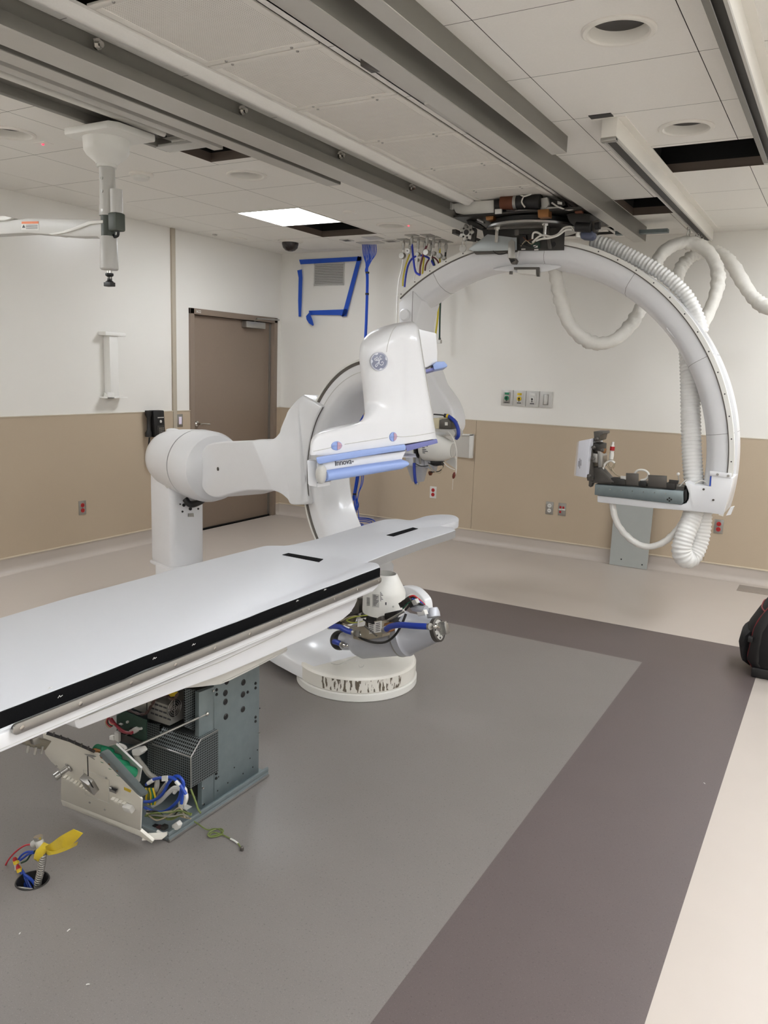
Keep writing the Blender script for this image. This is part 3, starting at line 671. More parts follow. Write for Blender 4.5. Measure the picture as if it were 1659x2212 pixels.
# chart holder and poster, partly hidden
ACR = mat('frosted acrylic', (214, 210, 202), .25, var=.02); nt, b = nodes(ACR); b.inputs['Alpha'].default_value = .75
t = thing('chart_holder', 'frosted acrylic chart holder on back wall behind the white tube', 'chart holder', (2.15, -.01, .8))
p0, p1, p2, p3 = pb(962, 938, -.03), pb(1022, 939, -.03), pb(1016, 990, -.03), pb(962, 984, -.03)
obj('pocket', MB().prism([p0, p1, p2, p3], (0, .012, 0)), ACR, t)
obj('right_edge', MB().prism([pb(1014, 939, -.04), pb(1023, 938, -.04), pb(1020, 990, -.04), pb(1012, 990, -.04)], (0, .025, 0)), LABEL, t, bevel=.002)
obj('top_edge', MB().prism([pb(962, 936, -.04), pb(1022, 938, -.04), pb(1022, 941, -.04), pb(962, 939, -.04)], (0, .025, 0)), LABEL, t)
t = thing('wall_poster', 'printed sheet with yellow green border on back wall behind the ring', 'poster', (.7, -wt, .2))
yp = -wt-.002
obj('paper', MB().prism([pb(690, 1010, yp), pb(742, 1016, yp), pb(737, 1094, yp), pb(690, 1090, yp)], (0, .002, 0)), LABEL, t)
obj('border', MB().prism([pb(733, 1016, yp-.001), pb(739, 1016, yp-.001), pb(733, 1080, yp-.001), pb(700, 1080, yp-.001), pb(700, 1074, yp-.001), pb(718, 1074, yp-.001)], (0, .001, 0)), mat('yellow green print', (196, 202, 40), .5), t)
pr = MB()
for k in range(9): pr.prism([pb(695, 1018+6*k, yp-.001), pb(728, 1019+6*k, yp-.001), pb(728, 1020.5+6*k, yp-.001), pb(695, 1019.5+6*k, yp-.001)], (0, .0008, 0))
obj('print', pr, INK, t)
t = thing('wall_dispenser', 'white wedge shaped wall box showing between ring and table cover', 'wall box', (.8, -.1, .95))
obj('case', MB().prism([PY(730, 896, -wt), PY(734, 893, -wt), PY(743, 914, -wt), PY(738, 930, -wt), PY(725, 930, -wt)], (0, -.08, 0)), LABEL, t, bevel=.004)
# ================================================================== suspended lateral C-arm
YL = -1.6; LC = V((3.25, 0, 1.042)); LR = 1.4526
def q5(px, py, dy=0.0): return PY(px, py, YL+dy)
def corrugated(path, r, pitch=.017, n=18, depth=.13):
    pts = [V(p) for p in path]; L = [0]
    for i in range(1, len(pts)): L.append(L[-1]+(pts[i]-pts[i-1]).length)
    out = []; rr = []; N = int(L[-1]/pitch)*4; j = 0
    for k in range(N+1):
        d = L[-1]*k/N
        while j < len(L)-2 and L[j+1] < d: j += 1
        t = (d-L[j])/max(1e-9, L[j+1]-L[j]); out.append(pts[j]*(1-t)+pts[j+1]*t); rr.append(r*(1+depth*(.5-.5*math.cos(PI*k/2))-depth/2))
    return MB().tube(out, r, n, rf=lambda k, N_: rr[k])
def wrapped(path, r, n=14, amp=.09, twist=2.4, seed=1):
    rnd = random.Random(seed); pts = [V(p) for p in path]; mb = MB(); mb.tube(pts, r, n)
    ph = [rnd.uniform(0, 6) for _ in range(8)]
    for k, c in enumerate(pts):
        for i in range(n):
            v = mb.v[k*n+i]; q = 2*PI*i/n
            s = 1+amp*math.sin(twist*k+3*q+ph[0])*(.5+.5*math.sin(.31*k+ph[1]))+amp*.6*math.sin(q*2+k*1.1+ph[2])*math.sin(.7*k+ph[3])
            mb.v[k*n+i] = c+(v-c)*s
    return mb
T = thing('suspended_c_arm', 'large white C shaped arm hanging from ceiling carriage, uncovered detector on its lower end', 'C-arm', (3.25, -1.43, .8))
LPROF = [(1.4526, .008), (1.4526, .055), (1.435, .06), (1.435, .20), (1.4526, .205), (1.4526, .33), (1.40, .335), (1.33, .315), (1.285, .25), (1.27, .17), (1.285, .09), (1.315, .035), (1.345, .015), (1.40, .008)]
def sec(t, prof=LPROF, g=0.0):
    cx = sum(p[0] for p in prof)/len(prof); cy = sum(p[1] for p in prof)/len(prof)
    out = []
    for r, y in prof:
        if g: d = math.hypot(r-cx, y-cy); r += (r-cx)/d*g; y += (y-cy)/d*g
        out.append(V((LC.x+r*math.cos(t), YL+y, LC.z+r*math.sin(t))))
    return out
t0, t1 = math.radians(-10.2), math.radians(131.2)
NN = 90
obj('ring_body', MB().loft([sec(t0+(t1-t0)*k/NN) for k in range(NN+1)]), WHITE, T, auto=40)
sp = [(1.4535, -.006), (1.4535, .008), (1.426, .008), (1.426, -.006)]
strip = obj('front_strip', MB().loft([sec(t0-.015+(t1-t0+.015)*k/NN, sp) for k in range(NN+1)]), WARM, T)
for k in range(26):
    t = t0+.03+(t1-t0-.05)*k/25
    if math.radians(72) < t < math.radians(100): continue
    obj('strip_screw', MB().lathe([(.0045, 0), (.0045, .002)], (LC.x+1.44*math.cos(t), YL-.006, LC.z+1.44*math.sin(t)), (0,-1,0), 8), DARK, strip)
gp = [(1.4515, .058), (1.4515, .066), (1.44, .066), (1.44, .058)]
obj('track_groove', MB().loft([sec(t0+(t1-t0)*k/NN, [(1.426, -.002), (1.426, .012), (1.4195, .012), (1.4195, -.001)]) for k in range(NN+1)]), RUBBER, T)
obj('outer_track', MB().loft([sec(t0+(t1-t0)*k/NN, [(1.4365, .06), (1.4365, .2), (1.434, .2), (1.434, .06)]) for k in range(NN+1)]), RUBBER, T)
for d in (9.5, 29.5, 58, 84, 118.5):
    t = math.radians(d); obj('panel_seam', MB().loft([sec(t-.0007, LPROF, .0008), sec(t+.0007, LPROF, .0008)]), DGREY, T)
# bulge on the inside of the right side
obj('inner_bulge', MB().loft([[q5(x, y, .05) for x, y in s] + [q5(x, y, .22) for x, y in reversed(s)] for s in (((1436,690),(1462,700)), ((1440,712),(1470,712)), ((1450,725),(1478,730)), ((1470,742),(1490,745)))]), WHITE, T, bevel=.008)
# left end of the ring, turning down to the tube
obj('end_housing', MB().prism([q5(x, y) for x, y in ((861,654),(878,640),(892,628),(912,650),(904,676),(899,700),(897,790),(863,790))], (0, .30, 0)), WHITE, T, bevel=.012)
obj('round_cap', MB().lathe([(.043, 0), (.043, .012), (.036, .018)], q5(875, 680), (0,-1,0), 30), WHITE, T)
obj('end_seam', MB().tube([q5(892, 629, -.001), q5(890.5, 660, -.001), q5(890, 700, -.001), q5(889.6, 760, -.001)], .0016, 6), DGREY, T)
obj('tube_arm_cover', MB().prism([q5(x, y, .05) for x, y in smooth([(862,780),(900,782),(928,795),(936,812),(943,830),(954,845),(968,866),(977,887),(981,910),(975,935),(930,945),(862,930)], 3, True)], (0, .22, 0)), WHITE, T, bevel=.03, seg=3)
# lateral X-ray tube
def seclat(x0, rs): return rs
ctr = q5(923, 965, .0); ctr = V((ctr.x, YL-.02, ctr.z))
xe = q5(981, 966).x - ctr.x
tb = obj('collimator_cone', MB().lathe([(.07, -.035), (.095, -.01), (.099, .0), (.098, xe*.45), (.092, xe*.62), (.058, xe*.985), (.052, xe)], ctr, (1,0,-.03), 40), WARM, T, auto=40)
obj('cone_lid', MB().lathe([(.050, xe), (.048, xe+.004)], ctr, (1,0,-.03), 36), GREYP, tb)
pr = MB()
for k in range(7):
    z = ctr.z+.04-.013*k
    rr = .1; a = V((ctr.x+.02, YL-.02-math.sqrt(max(0, rr*rr-(z-ctr.z)**2))-.0012, z)); pr.box((a.x, a.y, z), (a.x+.02+.012*((k*7) % 3), a.y+.002, z+.005))
obj('cone_print', pr, INK, tb)
hx = q5(897, 1000).x; hz = q5(897, 1043).z
cap = obj('tube_housing', MB().lathe([(.02, 0), (.045, .004), (.052, .02), (.085, .125), (.094, .13), (.094, .15), (.09, .16), (.09, .36), (.07, .42)], (hx, YL+.06, hz), (-.08,0,1), 40), SILVER, T)
obj('end_fitting', MB().lathe([(.016, 0), (.016, .02), (.012, .03)], q5(900, 1047, .03), (0,0,1), 14), STEEL, cap)
obj('tube_yoke', MB().prism([q5(x, y, .02) for x, y in ((880,985),(925,985),(940,1000),(936,1020),(925,1012),(880,1002))], (0, .06, 0)), SILVER, T, bevel=.005)
obj('water_hose', MB().tube(smooth([q5(895, 1000, -.04), q5(895, 1015, -.045), q5(897, 1038, -.04), q5(899, 1043, -.03)]), .0115, 12), BLUEH, T)
for dx in (0, 13): obj('hose_elbow', MB().tube(smooth([q5(890+dx, 960, -.03), q5(894+dx, 982, -.05), q5(895+dx, 1002, -.04)]), .008, 10), STEEL, T)
obj('pump_block', MB().prism([q5(x, y, -.02) for x, y in ((893,962),(910,962),(911,985),(894,985))], (0, .06, 0)), STEEL, T, bevel=.004)
obj('black_flange', MB().lathe([(.09, -.035), (.09, -.02), (.075, -.02), (.075, .0)], ctr+V((-.015,0,0)), (1,0,-.03), 30), BLACK, T)
jb = obj('junction_box', MB().prism([q5(x, y, -.06) for x, y in ((935,903),(949,903),(949,926),(938,926))], (0, .12, 0)), mat('cream box', (214, 204, 172), .45), T, bevel=.004)
obj('motor_box', MB().prism([q5(x, y, -.065) for x, y in ((949,908),(955,905),(968,905),(974,912),(974,927),(948,926))], (0, .12, 0)), DGREY, jb, bevel=.004)
obj('motor_label', MB().prism([q5(x, y, -.0665) for x, y in ((961,912),(967,912),(967,919),(961,919))], (0, .001, 0)), LABEL, jb)
obj('mount_plate', MB().prism([q5(x, y, -.05) for x, y in ((940,926),(978,927),(984,936),(980,945),(960,934),(940,932))], (0, .14, 0)), GREYP, T, bevel=.003)
obj('high_voltage_cable', MB().tube(smooth([q5(963, 898, -.04), q5(970, 900, -.04), q5(982, 910, -.04), (q5(989, 925, -.04)), q5(990, 940, -.04), q5(986, 947, -.02)]), .0135, 14), BLUEH, T)
obj('cable_sleeve', MB().tube([q5(960, 897.5, -.04), q5(964, 898.3, -.04)], .0145, 14), BLACK, T); obj('yellow_band', MB().tube([q5(965, 898.4, -.04), q5(969, 899.6, -.04)], .0155, 14), YEL, T)
obj('cable_tail', MB().tube(smooth([q5(937, 895, -.04), q5(950, 896, -.04), q5(961, 897.5, -.04)]), .005, 8), CABK, T)
wr = [((925,1000),(940,1006),(955,1004),(957,1010),(948,1018),(930,1020)), ((958,998),(965,1006),(975,1012),(983,1015)), ((983,985),(986,1000),(985,1020),(981,1030)), ((968,932),(978,945),(986,970),(986,1000)), ((926,1003),(935,1016),(950,1022),(957,1008)), ((898,1002),(910,1007),(925,1006))]
for k, p in enumerate(wr): obj('loose_wire', MB().tube(smooth([q5(x, y, -.05-.008*k) for x, y in p]), .0035, 7), (CABK, CABW, CABW, CABW, CABT, CABK)[k], T)
obj('connector_block', MB().prism([q5(x, y, -.04) for x, y in ((929,996),(953,997),(952,1006),(930,1004))], (0, .06, 0)), BLACK, T, bevel=.003)
obj('valve', MB().lathe([(.014, 0), (.018, .01), (.01, .03)], q5(930, 1018, -.03), (0,0,-1), 14), COPPER, T)
obj('bracket_fin', MB().prism([q5(x, y, .0) for x, y in ((962,997),(978,988),(984,990),(984,1013))], (0, .02, 0)), GREYP, T)
obj('hanging_plug', MB().lathe([(.004, 0), (.011, .012), (.012, .03), (.006, .048)], q5(979, 1034, -.07), (.18,0,1), 14), mat('red brown plug', (112, 42, 30), .4), T)
obj('plug_string', MB().tube([q5(979, 1033, -.07), q5(977, 1058, -.07)], .0016, 6), CABW, T)
# lower right: gusset, rail and detector unit
gus = [(1290,1070),(1330,1074),(1472,1090),(1482,1087),(1487,1078),(1488,1066),(1483,1052),(1478,1042),(1484,1040),(1490,1044),(1500,1048),(1535,1051),(1537,1025),(1584,1032),(1578,1062),(1562,1112),(1500,1105),(1400,1097),(1290,1085)]
obj('end_gusset', MB().prism([q5(x, y, -.012) for x, y in gus], (0, .26, 0)), WHITE, T, bevel=.006)
sb = obj('splice_plate', MB().prism([q5(x, y, -.016) for x, y in ((1533,1017),(1580,1023),(1579,1034),(1533,1027))], (0, .01, 0)), WHITE, T, bevel=.002)
for x, y in ((1550, 1025), (1573, 1028)): obj('bolt', MB().lathe([(.008, 0), (.008, .004)], q5(x, y, -.016), (0,-1,0), 10), STEEL, sb)
for x, y in ((1520, 1057), (1541, 1080)): obj('gusset_bolt', MB().lathe([(.007, 0), (.007, .004)], q5(x, y, -.012), (0,-1,0), 10), DGREY, T)
obj('blue_pad', MB().prism([q5(x, y, -.006) for x, y in ((1534,1029),(1541,1029),(1540,1050),(1532,1050))], (0, .12, 0)), BLUEC, T)
obj('tip_bracket', MB().prism([q5(x, y, .02) for x, y in ((1578,1096),(1586,1094),(1578,1112),(1568,1114))], (0, .03, 0)), WHITE, T)
rl = obj('detector_rail', MB().prism([q5(x, y, -.03) for x, y in ((1285,1046),(1476,1061),(1476,1085),(1472,1090),(1284,1069))], (0, .26, 0)), GALV, T, bevel=.004)
for k in range(7): obj('rivet', MB().lathe([(.004, 0), (.003, .003)], q5(1294+24*k, 1055.5+1.6*k+.15*k, -.03), (0,-1,0), 8), CHROME, rl)
for dx, dy_ in ((-4,0),(4,0),(0,-3),(0,3)): obj('hole', MB().lathe([(.006, 0), (.006, .001)], q5(1446+dx, 1079+dy_, -.0305), (0,-1,0), 8), BLACK, rl)
obj('rail_end', MB().prism([q5(x, y, -.02) for x, y in ((1476,1062),(1483,1055),(1484,1078),(1478,1086))], (0, .2, 0)), BLACK, T, bevel=.003)
obj('detector_arm_tray', MB().prism([q5(x, y, .02) for x, y in ((1300,1040),(1478,1052),(1478,1060),(1286,1046))], (0, .16, 0)), DGREY, T)
for pts, nm, m in ((((1320,1032),(1350,1034),(1350,1048),(1320,1046)), 'connector_block', DARK), (((1352,1022),(1379,1023),(1379,1049),(1352,1047)), 'mount_tab', DGREY), (((1380,1039),(1396,1040),(1396,1051),(1380,1050)), 'connector_block', BLACK),
                   (((1400,1026),(1440,1028),(1440,1054),(1400,1050)), 'mount_tab', DGREY), (((1439,1043),(1458,1044),(1458,1057),(1439,1055)), 'connector_block', DARK), (((1340,1028),(1352,1029),(1352,1036),(1340,1034)), 'mount_tab', GREYP), (((1445,1036),(1466,1038),(1464,1046),(1445,1045)), 'mount_tab', DARK)):
    obj(nm, MB().prism([q5(x, y, -.02) for x, y in pts], (0, .07 if nm == 'connector_block' else .012, 0)), m, T, bevel=.002)
for k, p in enumerate([((1316,1040),(1303,1020),(1305,1005),(1318,995),(1328,1000)), ((1370,1024),(1378,1016),(1392,1016),(1401,1024),(1396,1034),(1384,1038)), ((1330,1000),(1322,1012),(1330,1024),(1345,1032)), ((1322,990),(1312,1004),(1322,1018)), ((1455,1056),(1466,1052),(1478,1040),(1483,1036)), ((1500,1046),(1515,1038),(1526,1042),(1535,1050))]):
    obj('cable', MB().tube(smooth([q5(x, y, .0+.01*k) for x, y in p]), .0075 if k < 2 else .004, 8), (CABW, CABW, CABT, CABT, CABW, CABW)[k], T)
obj('cable_coil', MB().tube(smooth([q5(1322+7*math.cos(a), 1002+9*math.sin(a), .02+.004*a) for a in [k*.7 for k in range(30)]], 3), .0035, 6), CABT, T)
cn = obj('cable_connector', MB().lathe([(.014, 0), (.016, .03), (.012, .05), (.014, .052), (.014, .085), (.008, .10), (.008, .115)], q5(1320, 992, .0), (.03,0,1), 16), CABW, T)
obj('red_band', MB().lathe([(.0155, .058), (.0155, .085)], q5(1320, 992, .0), (.03,0,1), 16), RED, cn)
obj('white_knob', MB().ball(q5(1465, 1024, 0), .0105), LABEL, T); obj('knob_stem', MB().cyl(q5(1465, 1026, 0), q5(1467, 1042, 0), .003, 8), STEEL, T)
# detector panel and its mechanism
DET = mat('pale lavender grey panel', (206, 206, 212), .4, var=.02)
d0_ = [q5(x, y, -.16) for x, y in ((1250,953),(1275,948),(1266,1032),(1243,1028))]
dp = obj('detector_panel', MB().prism(d0_, (0, .32, 0)), DET, T, bevel=.003)
obj('panel_face', MB().prism([q5(x, y, -.165) for x, y in ((1246.5,955),(1250,953),(1243,1028),(1239.5,1027))], (0, .33, 0)), BEIGE, dp)
pr = MB()
for k, (y0_, y1_) in enumerate(((996, 1008), (990, 1012), (993, 1006))): pr.prism([q5(1250+2.4*k, y0_, -.1615), q5(1250.8+2.4*k, y0_, -.1615), q5(1250.2+2.4*k, y1_, -.1615), q5(1249.4+2.4*k, y1_, -.1615)], (0, .001, 0))
obj('panel_print', pr, INK, dp)
mech = [((1271,950),(1279,948),(1276,1040),(1268,1038)), ((1282,932),(1302,933),(1302,938),(1297,940),(1294,952),(1284,955)), ((1276,955),(1297,960),(1296,975),(1276,972)), ((1276,978),(1290,980),(1290,1000),(1275,998)), ((1290,962),(1302,985),(1300,1010),(1292,1010)), ((1266,1026),(1283,1028),(1283,1036),(1268,1036)),
        ((1278,1010),(1296,1008),(1312,1026),(1326,1042),(1280,1044)), ((1272,1038),(1282,1040),(1276,1053),(1271,1050)), ((1300,968),(1308,970),(1306,980),(1299,979))]
mm = [DGREY, DGREY, DARK, STEEL, STEEL, DARK, DGREY, DGREY, BRONZE]
for k, p in enumerate(mech): obj(('slide_rail', 'top_bracket', 'motor_block', 'gear_box', 'side_plate', 'clamp', 'knuckle_plate', 'lower_hook', 'bushing')[k], MB().prism([q5(x, y, -.1+.012*k) for x, y in p], (0, .2-.02*k, 0)), mm[k], T, bevel=.003)
for x, y, r in ((1272,962,.012),(1273,1028,.013),(1290,948,.01),(1302,972,.012),(1283,966,.012),(1282,990,.011)): obj('pivot_bolt', MB().lathe([(r, 0), (r, .02), (r*.6, .024)], q5(x, y, -.12), (0,-1,0), 12), DGREY, T)
# under the ring: opened cover
obj('access_hatch', MB().prism([q5(x, y, .03) for x, y in ((1116,579),(1158,579),(1158,594),(1118,590))], (0, .10, 0)), WARM, T, bevel=.004)
obj('hatch_frame', MB().prism([q5(x, y, .025) for x, y in ((1110,577),(1164,577),(1164,597),(1159,597),(1159,582),(1110,582))], (0, .02, 0)), DGREY, T); obj('hatch_knob', MB().lathe([(.012, 0), (.012, .02)], q5(1104, 586, .03), (0,0,-1), 12), DGREY, T)
obj('saddle', MB().loft([[q5(x, y, .06) for x, y in s] + [q5(x, y, .26) for x, y in reversed(s)] for s in (((1065,580),(1068,584)), ((1100,573),(1110,588)), ((1140,570),(1142,592)), ((1180,570),(1184,586)), ((1212,574),(1212,578)))]), WHITE, T, bevel=.01)

# ---- ceiling carriage
def cb(name, pts, dy_, th, m, bevel=.003, par=None): return obj(name, MB().prism([q5(x, y, dy_) for x, y in pts], (0, th, 0)), m, par or T, bevel=bevel)
tc = V((3.245, -1.44, 0))
obj('turntable', MB().lathe([(.30, 0), (.312, .006), (.312, .02), (.30, .026)], (tc.x, tc.y, 2.566), (0,0,1), 56), STEEL, T)
obj('slewing_ring', MB().lathe([(.285, 0), (.285, .03), (.26, .045)], (tc.x, tc.y, 2.592), (0,0,1), 48), BLACK, T)
obj('carriage_plate', MB().box((2.66, tc.y-.30, 2.632), (3.76, tc.y+.33, 2.645)), DARK, T)
obj('hub_drum', MB().lathe([(.2, 0), (.2, .05)], (tc.x, tc.y, 2.515), (0,0,1), 40), DARK, T)
cb('cable_duct', ((975,441),(1000,436),(1067,432),(1067,461),(1010,466),(985,460)), -.12, .09, WARM); cb('duct_end', ((957,438),(970,434),(978,440),(977,452),(970,455),(958,452)), -.14, .09, GREYP, .006)
cb('connector_panel', ((1066,431),(1086,430),(1086,461),(1067,462)), -.14, .06, BLACK)
for x0_, y0_ in ((1069, 452), (1069, 436)): cb('terminal', ((x0_,y0_),(x0_+14,y0_-1),(x0_+14,y0_+9),(x0_,y0_+10)), -.15, .02, LABEL if y0_ > 440 else BLACK, .001)
m0, m1 = q5(1084, 437, -.13), q5(1112, 437, -.13)
obj('motor_winding', MB().cyl(m0, m1, .046, 28), COPPER, T); obj('motor_flange', MB().cyl(m1, m1+V((.02,0,0)), .05, 28), STEEL, T)
obj('motor_body', MB().cyl(m1+V((.02,0,0)), q5(1168, 436, -.13), .047, 28), BLACK, T)
obj('motor_cable', MB().tube(smooth([q5(1122, 419, -.16), q5(1132, 424, -.18), q5(1148, 419, -.17)]), .005, 8), CABW, T); obj('motor_cable', MB().tube(smooth([q5(1132, 423, -.18), q5(1127, 436, -.19), q5(1134, 448, -.18)]), .005, 8), CABW, T)
cb('bronze_block', ((1048,464),(1062,461),(1066,466),(1065,474),(1050,476)), -.10, .08, BRONZE); cb('bronze_block', ((1161,453),(1185,451),(1185,468),(1162,470)), -.16, .07, BRONZE)
cb('control_plate', ((1110,449),(1168,447),(1212,446),(1210,451),(1170,453),(1112,456)), -.12, .1, GREYP); cb('gear_head', ((1168,428),(1182,426),(1186,440),(1180,449),(1169,449)), -.13, .09, GREYP)
cb('relay_board', ((1186,430),(1218,433),(1222,443),(1212,447),(1188,443)), -.11, .06, DARK); cb('relay', ((1204,434),(1214,436),(1214,442),(1204,441)), -.12, .02, LABEL, .001)
cb('wiring_tray', ((1090,456),(1160,455),(1160,470),(1080,472)), -.06, .08, BLACK)
obj('white_cable', MB().tube(smooth([q5(1192, 438, -.13), q5(1208, 448, -.14), q5(1228, 453, -.13), q5(1244, 450, -.12)]), .005, 8), CABW, T)
cb('drive_housing', ((1222,462),(1240,458),(1275,462),(1276,488),(1270,496),(1246,494),(1230,480)), -.06, .2, DARK, .008); cb('terminal_strip', ((1240,451),(1256,452),(1258,460),(1242,461)), -.08, .05, COPPER)
obj('drive_motor', MB().cyl(q5(1244, 490, -.08), q5(1276, 492, -.08), .03, 22), BLACK, T); obj('encoder', MB().cyl(q5(1286, 489, -.1), q5(1296, 487, -.1), .024, 20), BLACK, T)
cb('sensor_bracket', ((1278,478),(1292,474),(1298,480),(1288,500),(1278,502)), -.05, .03, DGREY)
cb('capacitor', ((1253,501),(1280,499),(1282,510),(1274,517),(1254,515)), -.06, .08, mat('dull blue case', (78, 84, 106), .45), .006); obj('white_stud', MB().lathe([(.014, 0), (.014, .03)], q5(1248, 513, -.06), (0,0,1), 14), LABEL, T)
# yoke under the turntable carrying the ring
cb('yoke_plate', ((1042,497),(1060,492),(1219,492),(1217,540),(1160,541),(1100,541),(1050,536)), -.02, .018, DARK, .002); cb('yoke_lip', ((1060,489),(1172,482),(1185,492),(1050,496)), -.06, .06, DGREY)
cb('yoke_rear', ((1050,497),(1217,494),(1217,540),(1060,540)), .22, .018, DARK, .002)
cb('yoke_rib', ((1178,494),(1184,492),(1192,538),(1184,538)), -.04, .02, DGREY); cb('yoke_post', ((1111,494),(1121,493),(1121,508),(1111,509)), -.04, .02, DGREY)
obj('yoke_hole', MB().lathe([(.017, 0), (.017, .002)], q5(1196, 528, -.0205), (0,-1,0), 18), BLACK, T)
for x, y in ((1074, 491), (1178, 483)): obj('hex_bolt', MB().lathe([(.022, 0), (.022, .016), (.012, .016), (.012, .10)], q5(x, y, -.07), (0,0,-1), 6), CHROME, T)
cb('cover_plate', ((1053,506),(1108,513),(1116,513),(1116,540),(1070,542),(1022,543),(1012,538)), -.06, .004, mat('satin sheet steel', (170, 176, 178), .35, .6, var=.04), .001); cb('plate_edge', ((1022,543),(1116,540),(1116,543),(1098,547),(1026,549)), -.05, .03, DGREY)
cb('limit_bracket', ((1098,523),(1105,517),(1112,522),(1112,546),(1114,558),(1097,557)), -.09, .006, STEEL, .001)
lb = cb('switch_box', ((1098,557),(1112,557),(1116,563),(1113,570),(1104,570)), -.09, .04, DGREY, .002); cb('switch_window', ((1101,560),(1111,559.5),(1113,563),(1104,568)), -.0915, .002, BLACK, 0, lb)
obj('switch_lever', MB().tube([q5(1119, 543, -.08), q5(1117, 560, -.08)], .003, 6), STEEL, T)
cb('gear_plate', ((1001,488),(1026,492),(1029,496),(1026,522),(1001,519)), -.06, .02, DARK)
gm = MB(); gc = q5(1010, 503, -.062); N_ = 7
gpts = []
for k in range(N_*8):
    a = 2*PI*k/(N_*8); r = .05+.008*math.cos(N_*a); gpts.append(gc+V((r*math.cos(a), 0, r*math.sin(a))))
gw = obj('gear_wheel', gm.prism(gpts, (0, -.02, 0)), STEEL, T, bevel=.002); obj('gear_bore', MB().lathe([(.018, 0), (.018, .004)], gc+V((0,-.02,0)), (0,-1,0), 18), BLACK, gw)
for k in range(7): a = 2*PI*(k+.5)/7; obj('gear_pocket', MB().lathe([(.007, 0), (.007, .003)], gc+V((.034*math.cos(a), -.02, .034*math.sin(a))), (0,-1,0), 10), DARK, gw)
obj('guide_roller', MB().lathe([(.022, 0), (.026, .004), (.026, .014), (.012, .016)], q5(1001, 537, -.05), (0,-1,0), 22), GREYP, T)
for dx in (0, 9): obj('tension_wire', MB().tube([q5(1000+dx, 516, -.07), q5(998+dx*.9, 534, -.07)], .002, 6), STEEL, T)
cb('small_bracket', ((1026,519),(1034,521),(1030,541),(1010,541)), -.04, .03, GREYP)
g0, g1 = PX(893, 440, 2.60), PX(1040, 492, 2.60)
obj('guide_bar', MB().box((2.585, g1.y-.5, 2.60), (2.615, g1.y+.1, 2.63)), DARK, T)
obj('belt_clamp', MB().prism([q5(x, y, -.02) for x, y in ((1005,472),(1030,480),(1046,492),(1036,496),(1012,486))], (0, .08, 0)), DARK, T, bevel=.003)
cb('clamp_screw', ((1030,470),(1045,478),(1044,482),(1030,476)), -.04, .03, STEEL, .002)
for k, p in enumerate([((1150,524),(1163,512),(1175,508),(1190,511),(1205,506),(1218,493),(1234,490),(1240,498)), ((1158,520),(1170,516),(1188,514),(1206,508),(1222,497),(1236,496)), ((1150,516),(1152,504),(1160,502),(1170,508))]): obj('white_cable', MB().tube(smooth([q5(x, y, -.08-.006*k) for x, y in p]), .0065, 8), CABW, T)
for k, p in enumerate([((1125,532),(1136,520),(1148,527),(1160,518)), ((1120,528),(1134,530),(1150,534),(1162,529)), ((1130,512),(1140,520),(1152,514)), ((1065,542),(1075,549),(1090,548),(1096,544))]): obj('loose_wire', MB().tube(smooth([q5(x, y, -.06-.005*k) for x, y in p]), .003, 6), (CABT, CABK, COPPER, CABK)[k], T)
cb('circuit_card', ((1146,524),(1166,522),(1166,536),(1148,536)), -.05, .004, PCB, 0); cb('card_connector', ((1152,530),(1160,529),(1160,534),(1152,534)), -.065, .015, LABEL, .001); cb('plug_cluster', ((1122,509),(1136,507),(1138,524),(1124,530)), -.05, .03, BLACK)
for a in ((1126,537),(1154,538)): cb('paper_label', ((a[0],a[1]),(a[0]+9,a[1]-.3),(a[0]+9,a[1]+2.5),(a[0],a[1]+3)), -.024, .001, LABEL, 0)
obj('rear_crossbar', MB().box((3.60, -.62, 2.655), (3.98, -.56, 2.68)), GALV, T)
obj('rear_shelf', MB().box((3.45, -.75, 2.69), (3.69, -.62, 2.70)), GREYP, T)

# ---- hoses of the suspended arm
hp = smooth([q5(x, y, .26) for x, y in ((1278,519),(1316,531),(1352,548),(1388,566),(1424,587),(1454,609),(1480,636),(1495,660),(1508,690),(1516,720))], 6)
tag(obj('corrugated_hose', corrugated(hp, .043, .026, 18, .2), HOSEW, auto=80), 'white corrugated hose lying along the top of the big C arm', 'hose')
hp = smooth([q5(1483, 715, .36), q5(1488, 760, .32), q5(1491, 830, .26), q5(1492, 900, .22), q5(1494, 970, .18), q5(1498, 1030, .15), q5(1501, 1060, .14), q5(1497, 1112, .10), q5(1482, 1150, .05), q5(1472, 1185, .03), q5(1479, 1205, .05), q5(1494, 1203, .10), q5(1508, 1175, .14), q5(1515, 1140, .16), q5(1517, 1105, .17)], 7)
tag(obj('corrugated_hose', corrugated(hp, .061, .0235, 20, .12), HOSEW, auto=80), 'thick white corrugated hose hanging in a loop below the detector arm', 'hose')
hp = smooth([q5(1322, 1078, .05), q5(1328, 1116, .05), q5(1345, 1148, .06), q5(1374, 1173, .07), q5(1402, 1181, .08), q5(1432, 1172, .09), q5(1456, 1152, .10), q5(1474, 1128, .11), q5(1482, 1108, .12)], 6)
tag(obj('cable_sleeve', wrapped(hp, .021, 12, .12, 1.9, 3), mat('translucent white sleeve', (232, 230, 224), .35, var=.05, bump=.3), auto=70), 'thin pale plastic cable sleeve drooping under the detector arm', 'cable sleeve')
hp = smooth([q5(1197, 572, .18), q5(1203, 610, .18), q5(1213, 655, .2), q5(1230, 700, .22), q5(1258, 730, .25), q5(1292, 742, .3), q5(1328, 734, .38), q5(1360, 705, .48), q5(1384, 665, .56), q5(1400, 620, .66), q5(1412, 580, .74), q5(1428, 550, .8), q5(1455, 530, .85), q5(1488, 524, .88), q5(1520, 536, .88), q5(1542, 562, .86), q5(1551, 600, .82), q5(1545, 640, .78), q5(1528, 680, .72), q5(1510, 712, .64)], 7)
